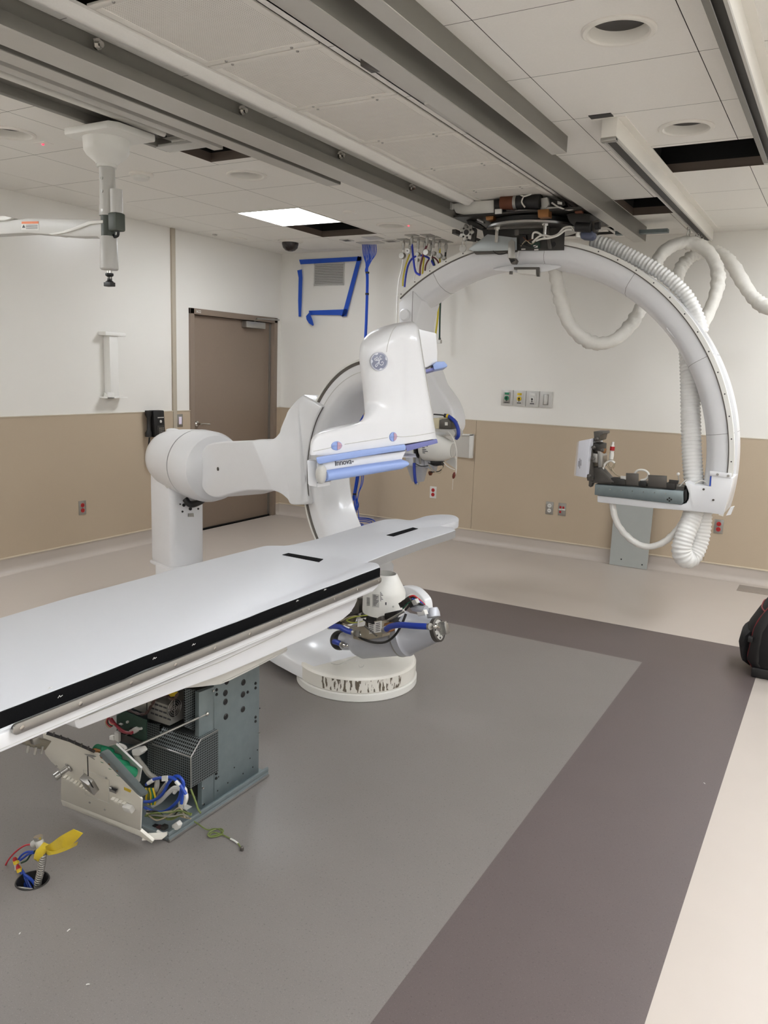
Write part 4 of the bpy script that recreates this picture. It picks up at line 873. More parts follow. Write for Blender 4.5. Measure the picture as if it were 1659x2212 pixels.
tag(obj('cable_sleeve', wrapped(hp, .045, 16, .16, 1.7, 5), WRAP, auto=75), 'white cloth wrapped cable hose, looping through the big C arm and hooked high', 'cable sleeve')
hp = smooth([q5(1462, 632, .95), q5(1464, 600, 1.0), q5(1474, 574, 1.05), q5(1496, 553, 1.08), q5(1524, 544, 1.08), q5(1550, 546, 1.06), q5(1580, 570, 1.0), q5(1606, 612, .95), q5(1632, 648, .9), q5(1665, 666, .85), q5(1720, 660, .8)], 7)
tag(obj('cable_sleeve', wrapped(hp, .045, 16, .2, 2.1, 9), WRAP, auto=75), 'wrinkled white cloth cable hose behind the loop, leaving at right edge', 'cable sleeve')
def hook(label, px, py, y, L=.11, spread=.03):
    p = PY(px, py, y); t = thing('cable_hook', label, 'hook', (p.x, p.y, p.z-L), 'cable hooks on the hanging track')
    obj('trolley', MB().box((p.x-.012, p.y-.015, p.z), (p.x+.012, p.y+.015, p.z+.02)), DGREY, t, bevel=.002)
    obj('ring', MB().tube(ringpts(p+V((0,0,-.035)), (1,0,0), (0,0,1), .014, 16), .003, 6, True), CHROME, t)
    obj('rod', MB().cyl(p, p+V((0,0,-.022)), .003, 8), CHROME, t)
    obj('sling', MB().tube(smooth([p+V((-spread*.6,0,-L)), p+V((-.008,0,-.06)), p+V((0,0,-.045)), p+V((.008,0,-.06)), p+V((spread*.25,0,-L))]), .0035, 6), STEEL, t)
hook('steel hook holding the front white cable loop', 1490, 482, -.72); hook('steel hook behind, holding the rear white cable hose', 1508, 497, -.50, .09); hook('last steel hook at the far end of the track', 1516, 503, -.40, .08)
# ================================================================== floor standing gantry
T = thing('floor_gantry', 'white floor mounted C arm with detector cover above the table end and uncovered tube below', 'X-ray gantry', (3.215, -3.54, 0))
dc = V((3.215, -3.54, 0))
# scraped paint on the rim of the base disc
SCR = mat('scraped white enamel', (228, 224, 214), .35, var=.02); nt, b = nodes(SCR)
tc_ = nt.nodes.new('ShaderNodeTexCoord'); mp = nt.nodes.new('ShaderNodeMapping'); mp.inputs['Scale'].default_value = (70, 70, 16)
nz = nt.nodes.new('ShaderNodeTexNoise'); nz.inputs['Scale'].default_value = 1.0; nz.inputs['Detail'].default_value = 5
nt.links.new(tc_.outputs['Object'], mp.inputs[0]); nt.links.new(mp.outputs[0], nz.inputs['Vector'])
sx_ = nt.nodes.new('ShaderNodeSeparateXYZ'); nt.links.new(tc_.outputs['Object'], sx_.inputs[0])
def mth(op, a, bb):
    n_ = nt.nodes.new('ShaderNodeMath'); n_.operation = op
    for i, s in enumerate((a, bb)):
        if isinstance(s, (int, float)): n_.inputs[i].default_value = s
        else: nt.links.new(s, n_.inputs[i])
    return n_.outputs[0]
msk = mth('GREATER_THAN', nz.outputs['Fac'], .54)
msk = mth('MULTIPLY', msk, mth('LESS_THAN', sx_.outputs[2], .108)); msk = mth('MULTIPLY', msk, mth('GREATER_THAN', sx_.outputs[2], .048))
msk = mth('MULTIPLY', msk, mth('LESS_THAN', sx_.outputs[1], -3.6)); msk = mth('MULTIPLY', msk, mth('GREATER_THAN', sx_.outputs[0], 3.2))
old = [l for l in nt.links if l.to_socket == b.inputs['Base Color']][0].from_socket
mx = nt.nodes.new('ShaderNodeMix'); mx.data_type = 'RGBA'; mx.inputs[7].default_value = col((104, 94, 80)); nt.links.new(msk, mx.inputs[0]); nt.links.new(old, mx.inputs[6]); nt.links.new(mx.outputs[2], b.inputs['Base Color'])
obj('base_ring', MB().lathe([(.308, 0), (.312, .004), (.312, .036), (.304, .04)], dc, (0,0,1), 72), WARM, T)
obj('base_disc', MB().lathe([(.302, .041), (.306, .046), (.306, .110), (.299, .121), (.288, .125)], dc, (0,0,1), 72), SCR, T, auto=30)
def fp(u, off, z): p = dc + FU*u + FN*off; return V((p.x, p.y, z))
secs = []
for u, wd, zt in ((.0, .296, .1255), (-.15, .302, .1257), (-.29, .303, .128), (-.36, .30, .16), (-.50, .285, .30), (-.62, .27, .335), (-1.1, .22, .27), (-1.5, .14, .20), (-2.25, .09, .16)):
    c_ = .02; zb = .046
    secs.append([fp(u, -wd, zb), fp(u, wd, zb), fp(u, wd, zt-c_), fp(u, wd-c_, zt), fp(u, -wd+c_, zt), fp(u, -wd, zt-c_)])
obj('base_foot', MB().loft(secs), WHITE, T, auto=50)
obj('foot_seam', MB().tube(smooth([PZ(715, 1432, .1285), PZ(722, 1434.5, .1285), PZ(732, 1435, .1285), PZ(742, 1431, .1285), PZ(772, 1417, .1285), PZ(775, 1413, .1285)], 4), .0012, 6).tube(smooth([PZ(775, 1437, .1285), PZ(777, 1441, .1285), PZ(784, 1440, .1285), PZ(786, 1436, .1285)], 4), .001, 6), GREYP, T)
# column, shoulder, arm
cz = .915; rs = .236
obj('column', MB().prism([FP(-2.385, -.13, .14), FP(-2.03, -.13, .14), FP(-2.03, .13, .14), FP(-2.385, .13, .14)], (0,0,.70)), WHITE, T, bevel=.045, seg=4)
obj('column_skirt', MB().prism([FP(-2.39, -.134, .13), FP(-2.024, -.134, .13), FP(-2.024, .134, .13), FP(-2.39, .134, .13)], (0,0,.03)), WHITE, T, bevel=.012)
ax0 = FP(-1.858, 0, cz)
obj('shoulder', MB().lathe([(.0001, -.515), (.09, -.51), (.155, -.49), (.188, -.45), (.205, -.38), (.217, -.26), (.228, -.12), (rs, -.004)], ax0, FU, 56), WHITE, T)
obj('shoulder_seam', MB().lathe([(rs-.008, -.006), (rs-.008, .010)], ax0, FU, 48), DGREY, T)
obj('arm_drum', MB().lathe([(rs, .008), (rs+.003, .02), (rs, .16), (.215, .235), (.16, .28), (.0001, .30)], ax0, FU, 56), WHITE, T)
obj('shoulder_tab', MB().ball(PF(374, 931, -.12), .045, 1.5, .8, .45), WHITE, T)
cl = MB()
for x, y, r in ((397, 1091, .012), (411, 1099, .012), (394, 1105, .007), (428, 1099, .007), (389, 1089, .005)): cl.lathe([(r, 0), (r, .004)], onp(x, y, FP(-2.029, 0, 0), FU), FU, 14)
obj('column_hole', cl, BLACK, T)
obj('cable_gland', MB().tube(smooth([onp(400, 1078, FP(-1.99, 0, 0), FU), onp(412, 1090, FP(-1.96, 0, 0), FU), onp(432, 1084, FP(-1.98, 0, 0), FU), onp(442, 1076, FP(-2.0, 0, 0), FU)]), .022, 12), BLACK, T)
obj('cable_gland_ring', MB().lathe([(.03, 0), (.034, .012), (.02, .02)], onp(421, 1082, FP(-2.01, 0, 0), FU), (0,0,-1), 16), DGREY, T)
obj('latch', MB().prism([onp(x, y, FP(-2.028, 0, 0), FU) for x, y in ((406,1109),(417,1108),(418,1116),(406,1116))], FU*.008), STEEL, T)
obj('shoulder_clip', MB().prism([PF(x, y, .16) for x, y in ((355,1047),(372,1048),(371,1053),(362,1055))], FN*.004), GREYP, T)
ao = .125
def fold_x(y): return 545+(y-951)*43/109
def aoff(x, y): return .125 if x <= fold_x(y) else .125-.11*min(1, (x-fold_x(y))/(95-.12*(y-951)))
def px_(pts): return [(p.x, p.y) for p in smooth([V((x, y, 0)) for x, y in pts], 4)]
fT, fB = (545, 951), (588, 1060)
lft = px_([(588,1060),(575,1060),(535,1060),(500,1067),(470,1075),(448,1069),(436,1053),(430,1028),(430,1000),(435,978),(445,962),(470,955),(520,952),(545,951)])
rgt = px_([(545,951),(560,949),(588,948),(602,935)]) + px_([(606,922),(620,890),(638,866),(654,852)]) + [(671, 862)] + px_([(696,877),(682,907),(671,945),(664,985),(662,1025),(664,1060),(666,1086)]) + px_([(658,1090),(628,1090),(619,1078),(604,1066),(588,1060)])
am_ = MB(); ring_ = rgt[:-1] + lft[:-1]; n1 = len(rgt)-1; N_ = len(ring_)
fr_ = [PF(x, y, aoff(x, y)) for x, y in ring_]; bk_ = []
for (x, y), p in zip(ring_, fr_):
    w_ = .33 if x <= fold_x(y) else .33-.06*min(1, (x-fold_x(y))/95)
    bk_.append(p - FN*w_)
am_.v = fr_ + bk_
am_.f = [tuple(range(0, n1+1)), tuple(list(range(n1, N_)) + [0]), tuple(range(2*N_-1, N_-1, -1))] + [(i, (i+1) % N_, N_+(i+1) % N_, N_+i) for i in range(N_)]; am_.m = [0]*len(am_.f)
obj('pivot_arm', am_, WHITE, T, bevel=.016, seg=3, auto=32)
obj('arm_plug', MB().lathe([(.012, 0), (.012, .002)], PF(471, 1013, ao+.001), FN, 18), DGREY, T)
rd = MB()
for k in range(7): rd.ball(PF(600-2.6*k+.0, 925+3.2*k, ao-.12), .006)
# ring
RC = ISO + FU*-.021; RR = .604
def fsec(t, prof):
    return [V((RC.x, RC.y, 1.04)) + FU*(r*math.cos(t)) + FN*o + UZ*(r*math.sin(t)) for r, o in prof]
FPROF = [(.604, -.008), (.604, -.06), (.592, -.065), (.592, -.19), (.604, -.195), (.604, -.25), (.58, -.262), (.50, -.255), (.462, -.22), (.455, -.14), (.462, -.05), (.49, -.012), (.52, -.004), (.58, -.004)]
ta, tb_ = math.radians(84), math.radians(260)
obj('ring_body', MB().loft([fsec(ta+(tb_-ta)*k/80, FPROF) for k in range(81)]), WHITE, T, auto=40)
obj('ring_strip', MB().loft([fsec(ta+(tb_-ta)*k/80, [(.607, .006), (.607, -.03), (.596, -.03), (.596, .006)]) for k in range(81)]), WARM, T)
obj('ring_groove', MB().loft([fsec(ta+(tb_-ta)*k/80, [(.596, .002), (.596, -.012), (.583, -.012), (.583, -.001)]) for k in range(81)]), RUBBER, T)
obj('ring_seam', MB().loft([fsec(ta+(math.radians(170)-ta)*k/40, [(.545, -.0025), (.545, -.006), (.5425, -.006), (.5425, -.0025)]) for k in range(41)]), GREYP, T)

# detector unit above the table end
FXX = 3.40
def pd(x, y, xx=FXX): return onp(x, y, ISO + FU*(.20+xx-FXX), FU)      # the detector faces along the open side of the ring
up_ = [(785,856),(781,817),(776,778),(778,748),(786,731),(802,717),(829,705),(857,698),(885,694),(897,697),(905,708)]
lowl = [(941.6,943),(945,949),(683,988),(672,991),(669,978),(670,960),(674,946),(687,935),(726,925),(768,916),(781,908),(788,893)]
up2 = smooth([V((x, y, 0)) for x, y in up_], 3); lo2 = [V((x, y, 0)) for x, y in lowl[:4]] + smooth([V((x, y, 0)) for x, y in lowl[3:]], 3)[1:]
P2 = [(p.x, p.y) for p in up2 + lo2]
def cross(val, ax):                       # where the outline crosses a row (ax=1) or a column (ax=0)
    r = []
    for i in range(len(P2)):
        a, b_ = P2[i], P2[(i+1) % len(P2)]
        if (a[ax]-val)*(b_[ax]-val) < 0: t = (val-a[ax])/(b_[ax]-a[ax]); r.append(a[1-ax]+(b_[1-ax]-a[1-ax])*t)
    return sorted(r)
def sst(t): t = max(0, min(1, t)); return t*t*(3-2*t)
def rnd_(d, r): d = max(0, d); return 0 if d >= r else r-math.sqrt(max(0, r*r-(r-d)**2))
def push(x, y):
    k = .0021; L = cross(y, 1); U = cross(x, 0)
    tower = sst((915-y)/50)
    s = .08*(max(0, min(1, (862-x)/85))**1.4)*tower + .012*tower
    s += .02*math.exp(-((x-868)/9)**2)*tower*sst((y-715)/40)*.6
    if L: s += rnd_((x-L[0])*k, .06*tower+.022)
    if L: s += rnd_((L[-1]-x)*k, .006)
    if U: s += rnd_((y-U[0])*k, .075*sst((x-780)/30)+.03)
    return s
def surf(x, y, e=0.0):
    p = pd(x, y); d = (p-CAM).normalized(); return p + d*(push(x, y)-e)
def snorm(x, y):
    a = surf(x+2, y)-surf(x-2, y); b_ = surf(x, y+2)-surf(x, y-2); n_ = a.cross(b_).normalized(); return n_ if n_.dot(CAM-surf(x, y)) > 0 else -n_
mb_ = MB(); NXg, NYg = 34, 60; ys = [694.6+(988-694.6)*(j/NYg) for j in range(NYg+1)]
grid = []
for y in ys:
    L = cross(y, 1); L = L if len(L) > 1 else [869, 900]
    xl, xr = L[0]+.15, L[-1]-.15; row = []
    for i in range(NXg+1):
        t = i/NXg; t = t*t*(1.6-.6*t) if True else t; row.append((xl+(xr-xl)*t, y))
    grid.append(row)
fv = [surf(x, y) for row in grid for x, y in row]; nv = len(fv)
mb_.v = fv[:]
W_ = NXg+1
for j in range(NYg):
    for i in range(NXg): mb_.f.append((j*W_+i, j*W_+i+1, (j+1)*W_+i+1, (j+1)*W_+i)); mb_.m.append(0)
loop = [i for i in range(W_)] + [j*W_+NXg for j in range(1, NYg+1)] + [NYg*W_+i for i in range(NXg-1, -1, -1)] + [j*W_ for j in range(NYg-1, 0, -1)]
cenl = sum((fv[i] for i in loop), V())/len(loop)
bk = []
for i in loop:
    p = fv[i]; d = (p-CAM).normalized(); q = p+d*.2; q = cenl+d*.36+(q-cenl-d*.36)*.94; bk.append(len(mb_.v)); mb_.v.append(q)
for k in range(len(loop)): mb_.f.append((loop[k], loop[(k+1) % len(loop)], bk[(k+1) % len(loop)], bk[k])); mb_.m.append(0)
mb_.f.append(tuple(bk)); mb_.m.append(0)
dh = obj('detector_housing', mb_, WHITE, T, auto=50)
def z5(X, Y): return 760+X/7.213, 690+Y/7.213
def z8(X, Y): return 620+X/3.7705, 680+Y/3.7705
def line(name, pts, r, m, par, xx=0): return obj(name, MB().tube([surf(p.x, p.y, .0004) for p in smooth([V((x, y, 0)) for x, y in pts], 6)], r, 6), m, par)
line('cover_seam', [z5(690,110), z5(640,170), z5(590,290), z5(560,400), z5(540,510)], .0014, GREYP, dh, FXX-.004)
line('base_line', [z8(215,1112), z8(345,1085), z8(360,1070)], .0016, GREYP, dh); line('base_line', [z8(470,1055), z8(600,1035), z8(820,1000)], .0016, GREYP, dh); line('base_line', [z8(880,965), z8(900,990), z8(960,993), z8(1060,983), z8(1200,958)], .0016, GREYP, dh)
EMB = mat('emblem grey blue', (136, 140, 160), .35, var=.02); EMW = mat('emblem white', (226, 227, 234), .35)
ecx, ecy = z5(424, 654); en = snorm(ecx, ecy); ec = surf(ecx, ecy, .003); ez = (UZ-en*en.z).normalized(); ey = ez.cross(en)
em = obj('emblem', MB().lathe([(.0425, -.006), (.0425, .0016), (.0415, .002), (.0001, .002)], ec, en, 44), EMB, T)
def yz(a, r, h=.0028): return ec + en*h + ey*(r*math.cos(a)) + ez*(r*math.sin(a))
obj('emblem_ring', MB().tube([yz(2*PI*k/48, .0392) for k in range(48)], .0012, 6, True).tube([yz(2*PI*k/48, .0425) for k in range(48)], .0008, 6, True), EMW, em)
sw = MB()
for a0 in (2.95, 4.75, .15, 1.75): sw.prism([yz(a0, .039), yz(a0+.25, .0385), yz(a0+.5, .0385), yz(a0+.42, .035), yz(a0+.2, .031), yz(a0+.05, .034)], en*.0008)
obj('emblem_swirl', sw, EMW, em)
mono = MB()
for st in ([(362,604),(352,622),(368,640),(392,632),(404,606),(396,586),(380,594),(376,616),(392,640),(416,634),(420,604)], [(418,598),(422,640),(412,690),(394,726),(376,738),(368,722),(380,700),(408,676),(434,664)],
           [(462,580),(454,562),(440,572),(440,600),(456,618),(470,612)], [(456,618),(434,634),(426,668),(436,700),(462,712),(486,698),(490,672),(474,656),(462,668),(466,680)]):
    mono.tube(smooth([onp(*z5(*p), ec+en*.003, en) for p in st], 5), .0017, 6)
obj('emblem_monogram', mono, EMW, em)
PINK = mat('rose pad', (196, 160, 172), .4)
for bx_, by_, rx_, ry_ in ((727, 963, 11.5, 9.8), (849, 943.5, 8, 10)):
    bn = snorm(bx_, by_); c0 = surf(bx_, by_, .001); bz = (UZ-bn*bn.z).normalized(); bx = bz.cross(bn)
    mx_ = rx_/((onp(bx_+1, by_, c0, bn)-c0).length**-1); mz_ = ry_*(onp(bx_, by_-1, c0, bn)-c0).length
    def bp_(a, k, h): return c0 + bx*(mx_*k*math.cos(a)) + bz*(mz_*k*math.sin(a)) + bn*h
    A24 = [2*PI*k/28 for k in range(28)]
    bt = obj('touch_button', MB().loft([[bp_(a, k, h) for a in A24] for k, h in ((1, -.004), (1, .002), (.9, .004), (.5, .005), (.1, .0052))]), BLUE, T)
    hp_ = [bp_(a, .86, .0052) for a in [-PI/2+PI*k/14 for k in range(15)]]
    obj('button_half', MB().prism(hp_, bn*.0008), PINK, bt)
    obj('button_cross', MB().tube([bp_(0, -.95, .006), bp_(0, .95, .006)], .0008, 5).tube([bp_(PI/2, -.95, .006), bp_(PI/2, .95, .006)], .0008, 5), BLUED, bt)
# bumpers
DE = V((-.50, .866, -.06))
def pp(name, pts, x0_, th, m, bevel=.003, par=None): return obj(name, MB().prism([pd(x, y, x0_) for x, y in pts], DE*th), m, par or T, bevel=bevel)
pp('bumper_plate', ((684,998),(780,986),(877,974),(869,990),(867,1008),(790,1022),(712,1036),(690,1046),(683,1040)), 3.402, .30, WHITE, .006)
pp('blue_bumper', ((682,988),(780,972),(875,960),(877,965),(876,973),(850,976),(780,987),(720,997),(690,1003),(685,1000)), 3.43, .06, BLUE, .008)
b0, b1 = pd(702, 1028, 3.42), pd(876, 1001, 3.42)
tbm = MB(); tbm.loft([[p0_ + FU*(.026*math.cos(a)) + UZ*(.025*math.sin(a)*s_) for a in [2*PI*k/20 for k in range(20)]] for p0_, s_ in ((b0, 1), (b0.lerp(b1, .5), 1.0), (b1.lerp(b0, .06), .95), (b1, .5))])
obj('blue_roller_bumper', tbm, BLUE, T, auto=50)
obj('bumper_end', MB().ball(pd(694, 1024, 3.41), .044, .6, .6, 1.0, 24, 14), GREYP, T)
pp('bumper_mount', ((663,994),(684,997),(685,1052),(668,1050),(665,1045)), 3.36, .12, WHITE, .005); pp('bumper_mount', ((684,1044),(714,1040),(712,1049),(685,1053)), 3.36, .1, WHITE, .003)
pp('bottom_trim', ((876,962),(944,948.5),(946,957),(879,975)), 3.402, .36, BLUED, .002)
tx = pd(723.5, 1006.5, 3.4045); tx2 = pd(760, 1001.3, 3.4045)
text('product_lettering', 'Innova', INK, tx, tx2-tx, (0,0,1), .036, T)
text('registered_mark', '\u00ae', INK, pd(761, 999, 3.4035), tx2-tx, (0,0,1), .011, T)
pp('rear_cover', ((900,708),(909,711),(942,719),(945,760),(944,784),(921,794),(912,794)), 3.30, .24, WHITE, .006)
hd = pp('grab_handle', ((935,788),(943,781),(960,780.5),(967,789),(965.5,793),(950,796.5),(938,799)), 3.315, .20, BLUE, .006); pp('handle_base', ((912,799),(921,797.5),(940,793),(946,797),(922,804),(914,806)), 3.305, .20, BLUED, .002)

# tube unit below the table end
TO = .14
def pt(x, y, o=0.0): return PF(x, y, TO+o)
cb_ = pt(828, 1312); cb_ = V((cb_.x, cb_.y, pt(828, 1322).z)); ht = pt(838, 1240).z-cb_.z
px_m = (pt(838, 1312)-pt(828, 1312)).length/10*.74
rc = .1
cn = obj('collimator_cover', MB().lathe([(rc*.985, 0), (rc, .006), (rc*1.01, ht*.52), (rc*.97, ht*.6), (rc*.56, ht*.985), (rc*.53, ht), (rc*.50, ht), (rc*.5, ht*.85)], cb_, (.03,.0,1), 56, cap=False), WARM, T, auto=40)
obj('cone_window', MB().lathe([(rc*.5, ht*.86), (.0001, ht*.86)], cb_, (.03,0,1), 40), GREYP, cn)
def oncone(x, y, e=.001):          # point of the photo on the cylinder of the cover
    d = ray(x, y); o = CAM-cb_; a = d.x*d.x+d.y*d.y; bq = o.x*d.x+o.y*d.y; c0 = o.x*o.x+o.y*o.y-(rc*1.01+e)**2
    t = (-bq-math.sqrt(max(0, bq*bq-a*c0)))/a; return CAM+d*t
lp = MB()
def patch(mb, x0_, y0_, x1_, y1_, dy0=0, n=4, e=.0012):
    g = [oncone(x0_+(x1_-x0_)*i/n, yy+dy0*i/n, e) for yy in (y0_, y1_) for i in range(n+1)]
    mb.add(g, [(i, i+1, n+2+i, n+1+i) for i in range(n)])
patch(lp, 804, 1283, 819, 1311, 1.5); obj('type_label', lp, mat('grey type label', (190, 188, 182), .5), cn)
pr = MB()
for k in range(8): patch(pr, 806, 1285+3*k, 806+6+(k*5) % 7, 1286.3+3*k, .5, 2, .0018)
for k in range(6): patch(pr, 792, 1291+3*k, 799, 1292.3+3*k, .5, 2)
for k in range(7): patch(pr, 821, 1279+3*k, 823.5+(k % 3)*2, 1280.3+3*k, .2, 2)
patch(pr, 832, 1301, 835, 1307, 0, 1)
obj('cover_print', pr, INK, cn)
for x, y in ((849.5, 1310),): obj('cover_screw', MB().ball(oncone(x, y), .005), GREYP, cn)
obj('black_flange', MB().lathe([(rc*1.06, -.03), (rc*1.06, -.022), (rc*.94, -.02), (rc*.92, 0)], cb_, (.03,0,1), 44), BLACK, T)
obj('tube_collar', MB().lathe([(rc*.9, -.06), (rc*.9, -.02)], cb_, (.03,0,1), 32), DARK, T)
# housing: turned body lying along an axis
A_, B_ = PY(735, 1386, cb_.y+.05), PY(957, 1359, cb_.y+.05)
L_ = (B_-A_).length; ax = (B_-A_); m_ = .0022
obj('tube_housing', MB().lathe([(r*m_, t*L_) for t, r in ((.02, 12), (.03, 20), (.10, 22), (.12, 24), (.17, 36), (.23, 44), (.58, 46), (.59, 46))], A_, ax, 56), SILVER, T, auto=40)
obj('tube_end_cone', MB().lathe([(r*m_, t*L_) for t, r in ((.585, 46), (.595, 49), (.67, 49), (.68, 46), (.70, 44), (.915, 27), (.93, 27))], A_, ax, 56), SILVER, T, auto=40)
obj('tube_seam', MB().lathe([(49.6*m_, .605*L_), (49.6*m_, .615*L_)], A_, ax, 56), STEEL, T)
ec_ = obj('end_cap', MB().lathe([(r*m_, t*L_) for t, r in ((.915, 26), (.965, 26), (.97, 24.5), (.972, 22), (.95, 21))], A_, ax, 40, cap=False), DGREY, T)
obj('end_plate', MB().lathe([(21.5*m_, .955*L_), (21.5*m_, .965*L_)], A_, ax, 36), GREYP, ec_)
axn = ax.normalized(); ue = UZ - axn*axn.z; ue.normalize(); se = axn.cross(ue)
ct = A_ + ax*.967
for k in range(7): a = .6+k*.75; obj('end_screw', MB().lathe([(.0045, 0), (.0045, .002)], ct+ue*(.038*math.cos(a))+se*(.038*math.sin(a)), axn, 8), BLACK, ec_)
obj('end_label', MB().obox(ct+se*-.008+ue*-.028, se, ue, axn, .016, .010, .0012), LABEL, ec_)
obj('end_handle', MB().obox(ct+axn*.02+ue*.004-se*.006, se, ue, axn, .012, .03, .018).obox(ct+axn*.034-se*.006, se, ue, axn, .018, .024, .006), STEEL, T, bevel=.003)
obj('hose_elbow', MB().tube(smooth([pt(927, 1353.5, .09), pt(938, 1353, .09), pt(945, 1356, .07), pt(948, 1360, .04)]), .0085, 10), CHROME, T)
lf = obj('left_end_plate', MB().lathe([(21*m_, 0), (23*m_, .01), (23*m_, .02), (18*m_, .03)], pt(731, 1383, .0), (ax.normalized()+FN*.5), 32), DARK, T)
obj('left_rim', MB().tube(ringpts(pt(731, 1383, .03), (ax.normalized()+FN*.5).orthogonal().normalized(), (ax.normalized()+FN*.5).normalized().cross((ax.normalized()+FN*.5).orthogonal().normalized()), 20*m_, 28), .003, 6, True), DGREY, lf)
def hose(name, pts, r, m, o0=.0, caps=True):
    o = obj(name, MB().tube(smooth([pt(x, y, o0+oo) for x, y, oo in pts], 6), r, 14), m, T)
    return o
hose('water_hose', [(713,1353,.10),(722,1353,.11),(735,1355,.12),(748,1362,.12),(764,1367,.11)], .0135, BLUEH); hose('water_hose', [(835,1359,.12),(845,1353,.13),(865,1350,.13),(895,1352,.12),(927,1353.5,.10)], .0135, BLUEH); hose('water_hose', [(722,1386,.10),(730,1388,.105),(738,1392,.10)], .0135, BLUEH)
for p in ((763,1366.5,.11,768,1368,.11), (829,1362,.115,835,1358.5,.12), (925,1353.3,.1,930,1353.4,.1), (737,1391.5,.1,741,1393,.1), (711,1353,.1,715,1353,.1)): obj('hose_clamp', MB().tube([pt(p[0],p[1],p[2]), pt(p[3],p[4],p[5])], .0148, 14), STEEL, T)
hose('hose_elbow', [(706,1352,.10),(712,1353,.10)], .008, STEEL); hose('hose_elbow', [(740,1393,.1),(750,1394,.09),(757,1391,.06),(760,1387,.03)], .0085, CHROME)
obj('hose_fitting', MB().cyl(pt(766, 1368, .11), pt(782, 1372, .08), .012, 12).cyl(pt(774, 1362, .12), pt(773, 1374, .12), .010, 12), STEEL, T)
obj('flange_nut', MB().lathe([(.022, 0), (.022, .012), (.014, .02)], pt(758, 1389, .03), FN, 8), STEEL, T)
obj('cooling_block', MB().prism([pt(x, y, .04) for x, y in ((778,1352),(796,1341),(838,1337),(846,1352),(843,1372),(800,1380),(780,1376))], FN*.05), mat('worn beige metal', (168, 158, 138), .45, .3, var=.1), T, bevel=.004)
cbk = T
obj('data_label', MB().prism([pt(x, y, .0915) for x, y in ((796,1346),(825,1341),(826,1365),(798,1369))], FN*.0012), LABEL, T)
pr = MB()
for k in range(5):
    for x0_ in (798, 812): pr.prism([pt(x, y, .0928) for x, y in ((x0_, 1348.5+4*k-.16*(x0_-798)), (x0_+9, 1347.3+4*k-.16*(x0_-798)), (x0_+9, 1348.6+4*k-.16*(x0_-798)), (x0_, 1350+4*k-.16*(x0_-798)))], FN*.0006)
obj('data_print', pr, INK, T)
obj('paper_tag', MB().prism([pt(x, y, .10) for x, y in ((774,1337),(791,1334),(789,1352),(773,1354))], FN*.003), LABEL, T); obj('tag_arm', MB().tube([pt(788, 1352, .11), pt(801, 1363, .115), pt(814, 1374, .115)], .004, 6), DGREY, T)
obj('copper_band', MB().prism([pt(x, y, .05) for x, y in ((843,1343),(853,1344),(854,1362),(844,1366))], FN*.04), BRONZE, T, bevel=.004)
hose('black_cable', [(768,1370,.08),(785,1381,.09),(810,1388,.1),(835,1386,.1),(855,1370,.1),(868,1348,.09),(877,1326,.07)], .0058, CABK)
hose('steel_rod', [(838,1340,.08),(860,1328,.08),(874,1320,.07)], .005, STEEL); hose('yellow_wire', [(748,1339,.08),(765,1333,.09),(785,1330,.1),(802,1328,.09)], .0028, mat('yellow green wire', (170, 176, 60), .5)); hose('yellow_wire', [(748,1340,.08),(760,1345,.09),(775,1344,.1),(790,1340,.1)], .0028, MATS['yellow green wire'])
hose('tan_wire', [(742,1348,.07),(755,1353,.08),(772,1352,.09)], .004, CABT); hose('tan_wire', [(728,1345,.05),(740,1340,.06),(752,1334,.06),(770,1330,.06)], .004, CABT)
for pts, nm, m, th in ((((768,1287),(784,1292),(786,1322),(774,1326),(766,1310)), 'side_cover', DGREY, .03), (((728,1340),(742,1326),(762,1322),(772,1330),(768,1346),(735,1352)), 'rear_bracket', mat('dull brass bracket', (142, 132, 108), .5, .3), .02), (((745,1325),(772,1318),(778,1332),(752,1338)), 'sensor_block', DARK, .03), (((790,1328),(845,1322),(872,1316),(860,1334),(800,1340)), 'cable_channel', BLACK, .04), (((833,1330),(845,1326),(846,1340),(836,1344)), 'clip', DGREY, .06)):
    obj(nm, MB().prism([pt(x, y, .02) for x, y in pts], FN*th), m, T, bevel=.003)
obj('valve_body', MB().lathe([(.02, 0), (.024, .01), (.016, .02), (.016, .04)], pt(733, 1343, .05), FN, 16), DARK, T)
rnd = random.Random(4)
for k in range(9):
    m = (CABK, CABK, CABK, RED, CABW, MATS['yellow green wire'], BLUEC, CABK, GREEN)[k]
    a = rnd.uniform(-3, 3); x0_, y0_ = 872+rnd.uniform(-2, 6), 1312+rnd.uniform(-6, 8)
    hose('harness_wire', [(x0_, y0_, .07), (x0_+8+a, y0_-14+a, .09), (x0_+18, y0_-20+a*2, .08), (x0_+32+a, y0_-14+a, .06), (x0_+45+a, y0_-2+a, .03)], .0035 if k > 2 else .005, m)
for k in range(5): obj('harness_plug', MB().prism([pt(867+7*k+dx, 1302-5*(k % 3)+dy_, .075) for dx, dy_ in ((0,0),(8,-5),(13,4),(5,10))], FN*.02), (BLACK, BLACK, DARK, BLACK, GREYP)[k], T, bevel=.002)
obj('cable_ferrule', MB().cyl(pt(893, 1310, .06), pt(920, 1318, .05), .02, 14), SILVER, T); obj('top_fitting', MB().lathe([(.03, 0), (.03, .02), (.024, .04)], pt(937, 1333, .0), (-.4,.3,1), 20), SILVER, T); obj('connector_pair', MB().prism([pt(x, y, .05) for x, y in ((907,1320),(922,1316),(926,1326),(910,1330))], FN*.02), LABEL, T, bevel=.002)
obj('tube_carrier', MB().prism([pt(x, y, -.22) for x, y in smooth([(868,1270),(886,1263),(908,1268),(924,1281),(934,1296),(936,1318),(934,1332),(924,1332),(912,1310),(898,1294),(880,1286)], 3, True)], FN*.05), WHITE, T, bevel=.008, seg=3)
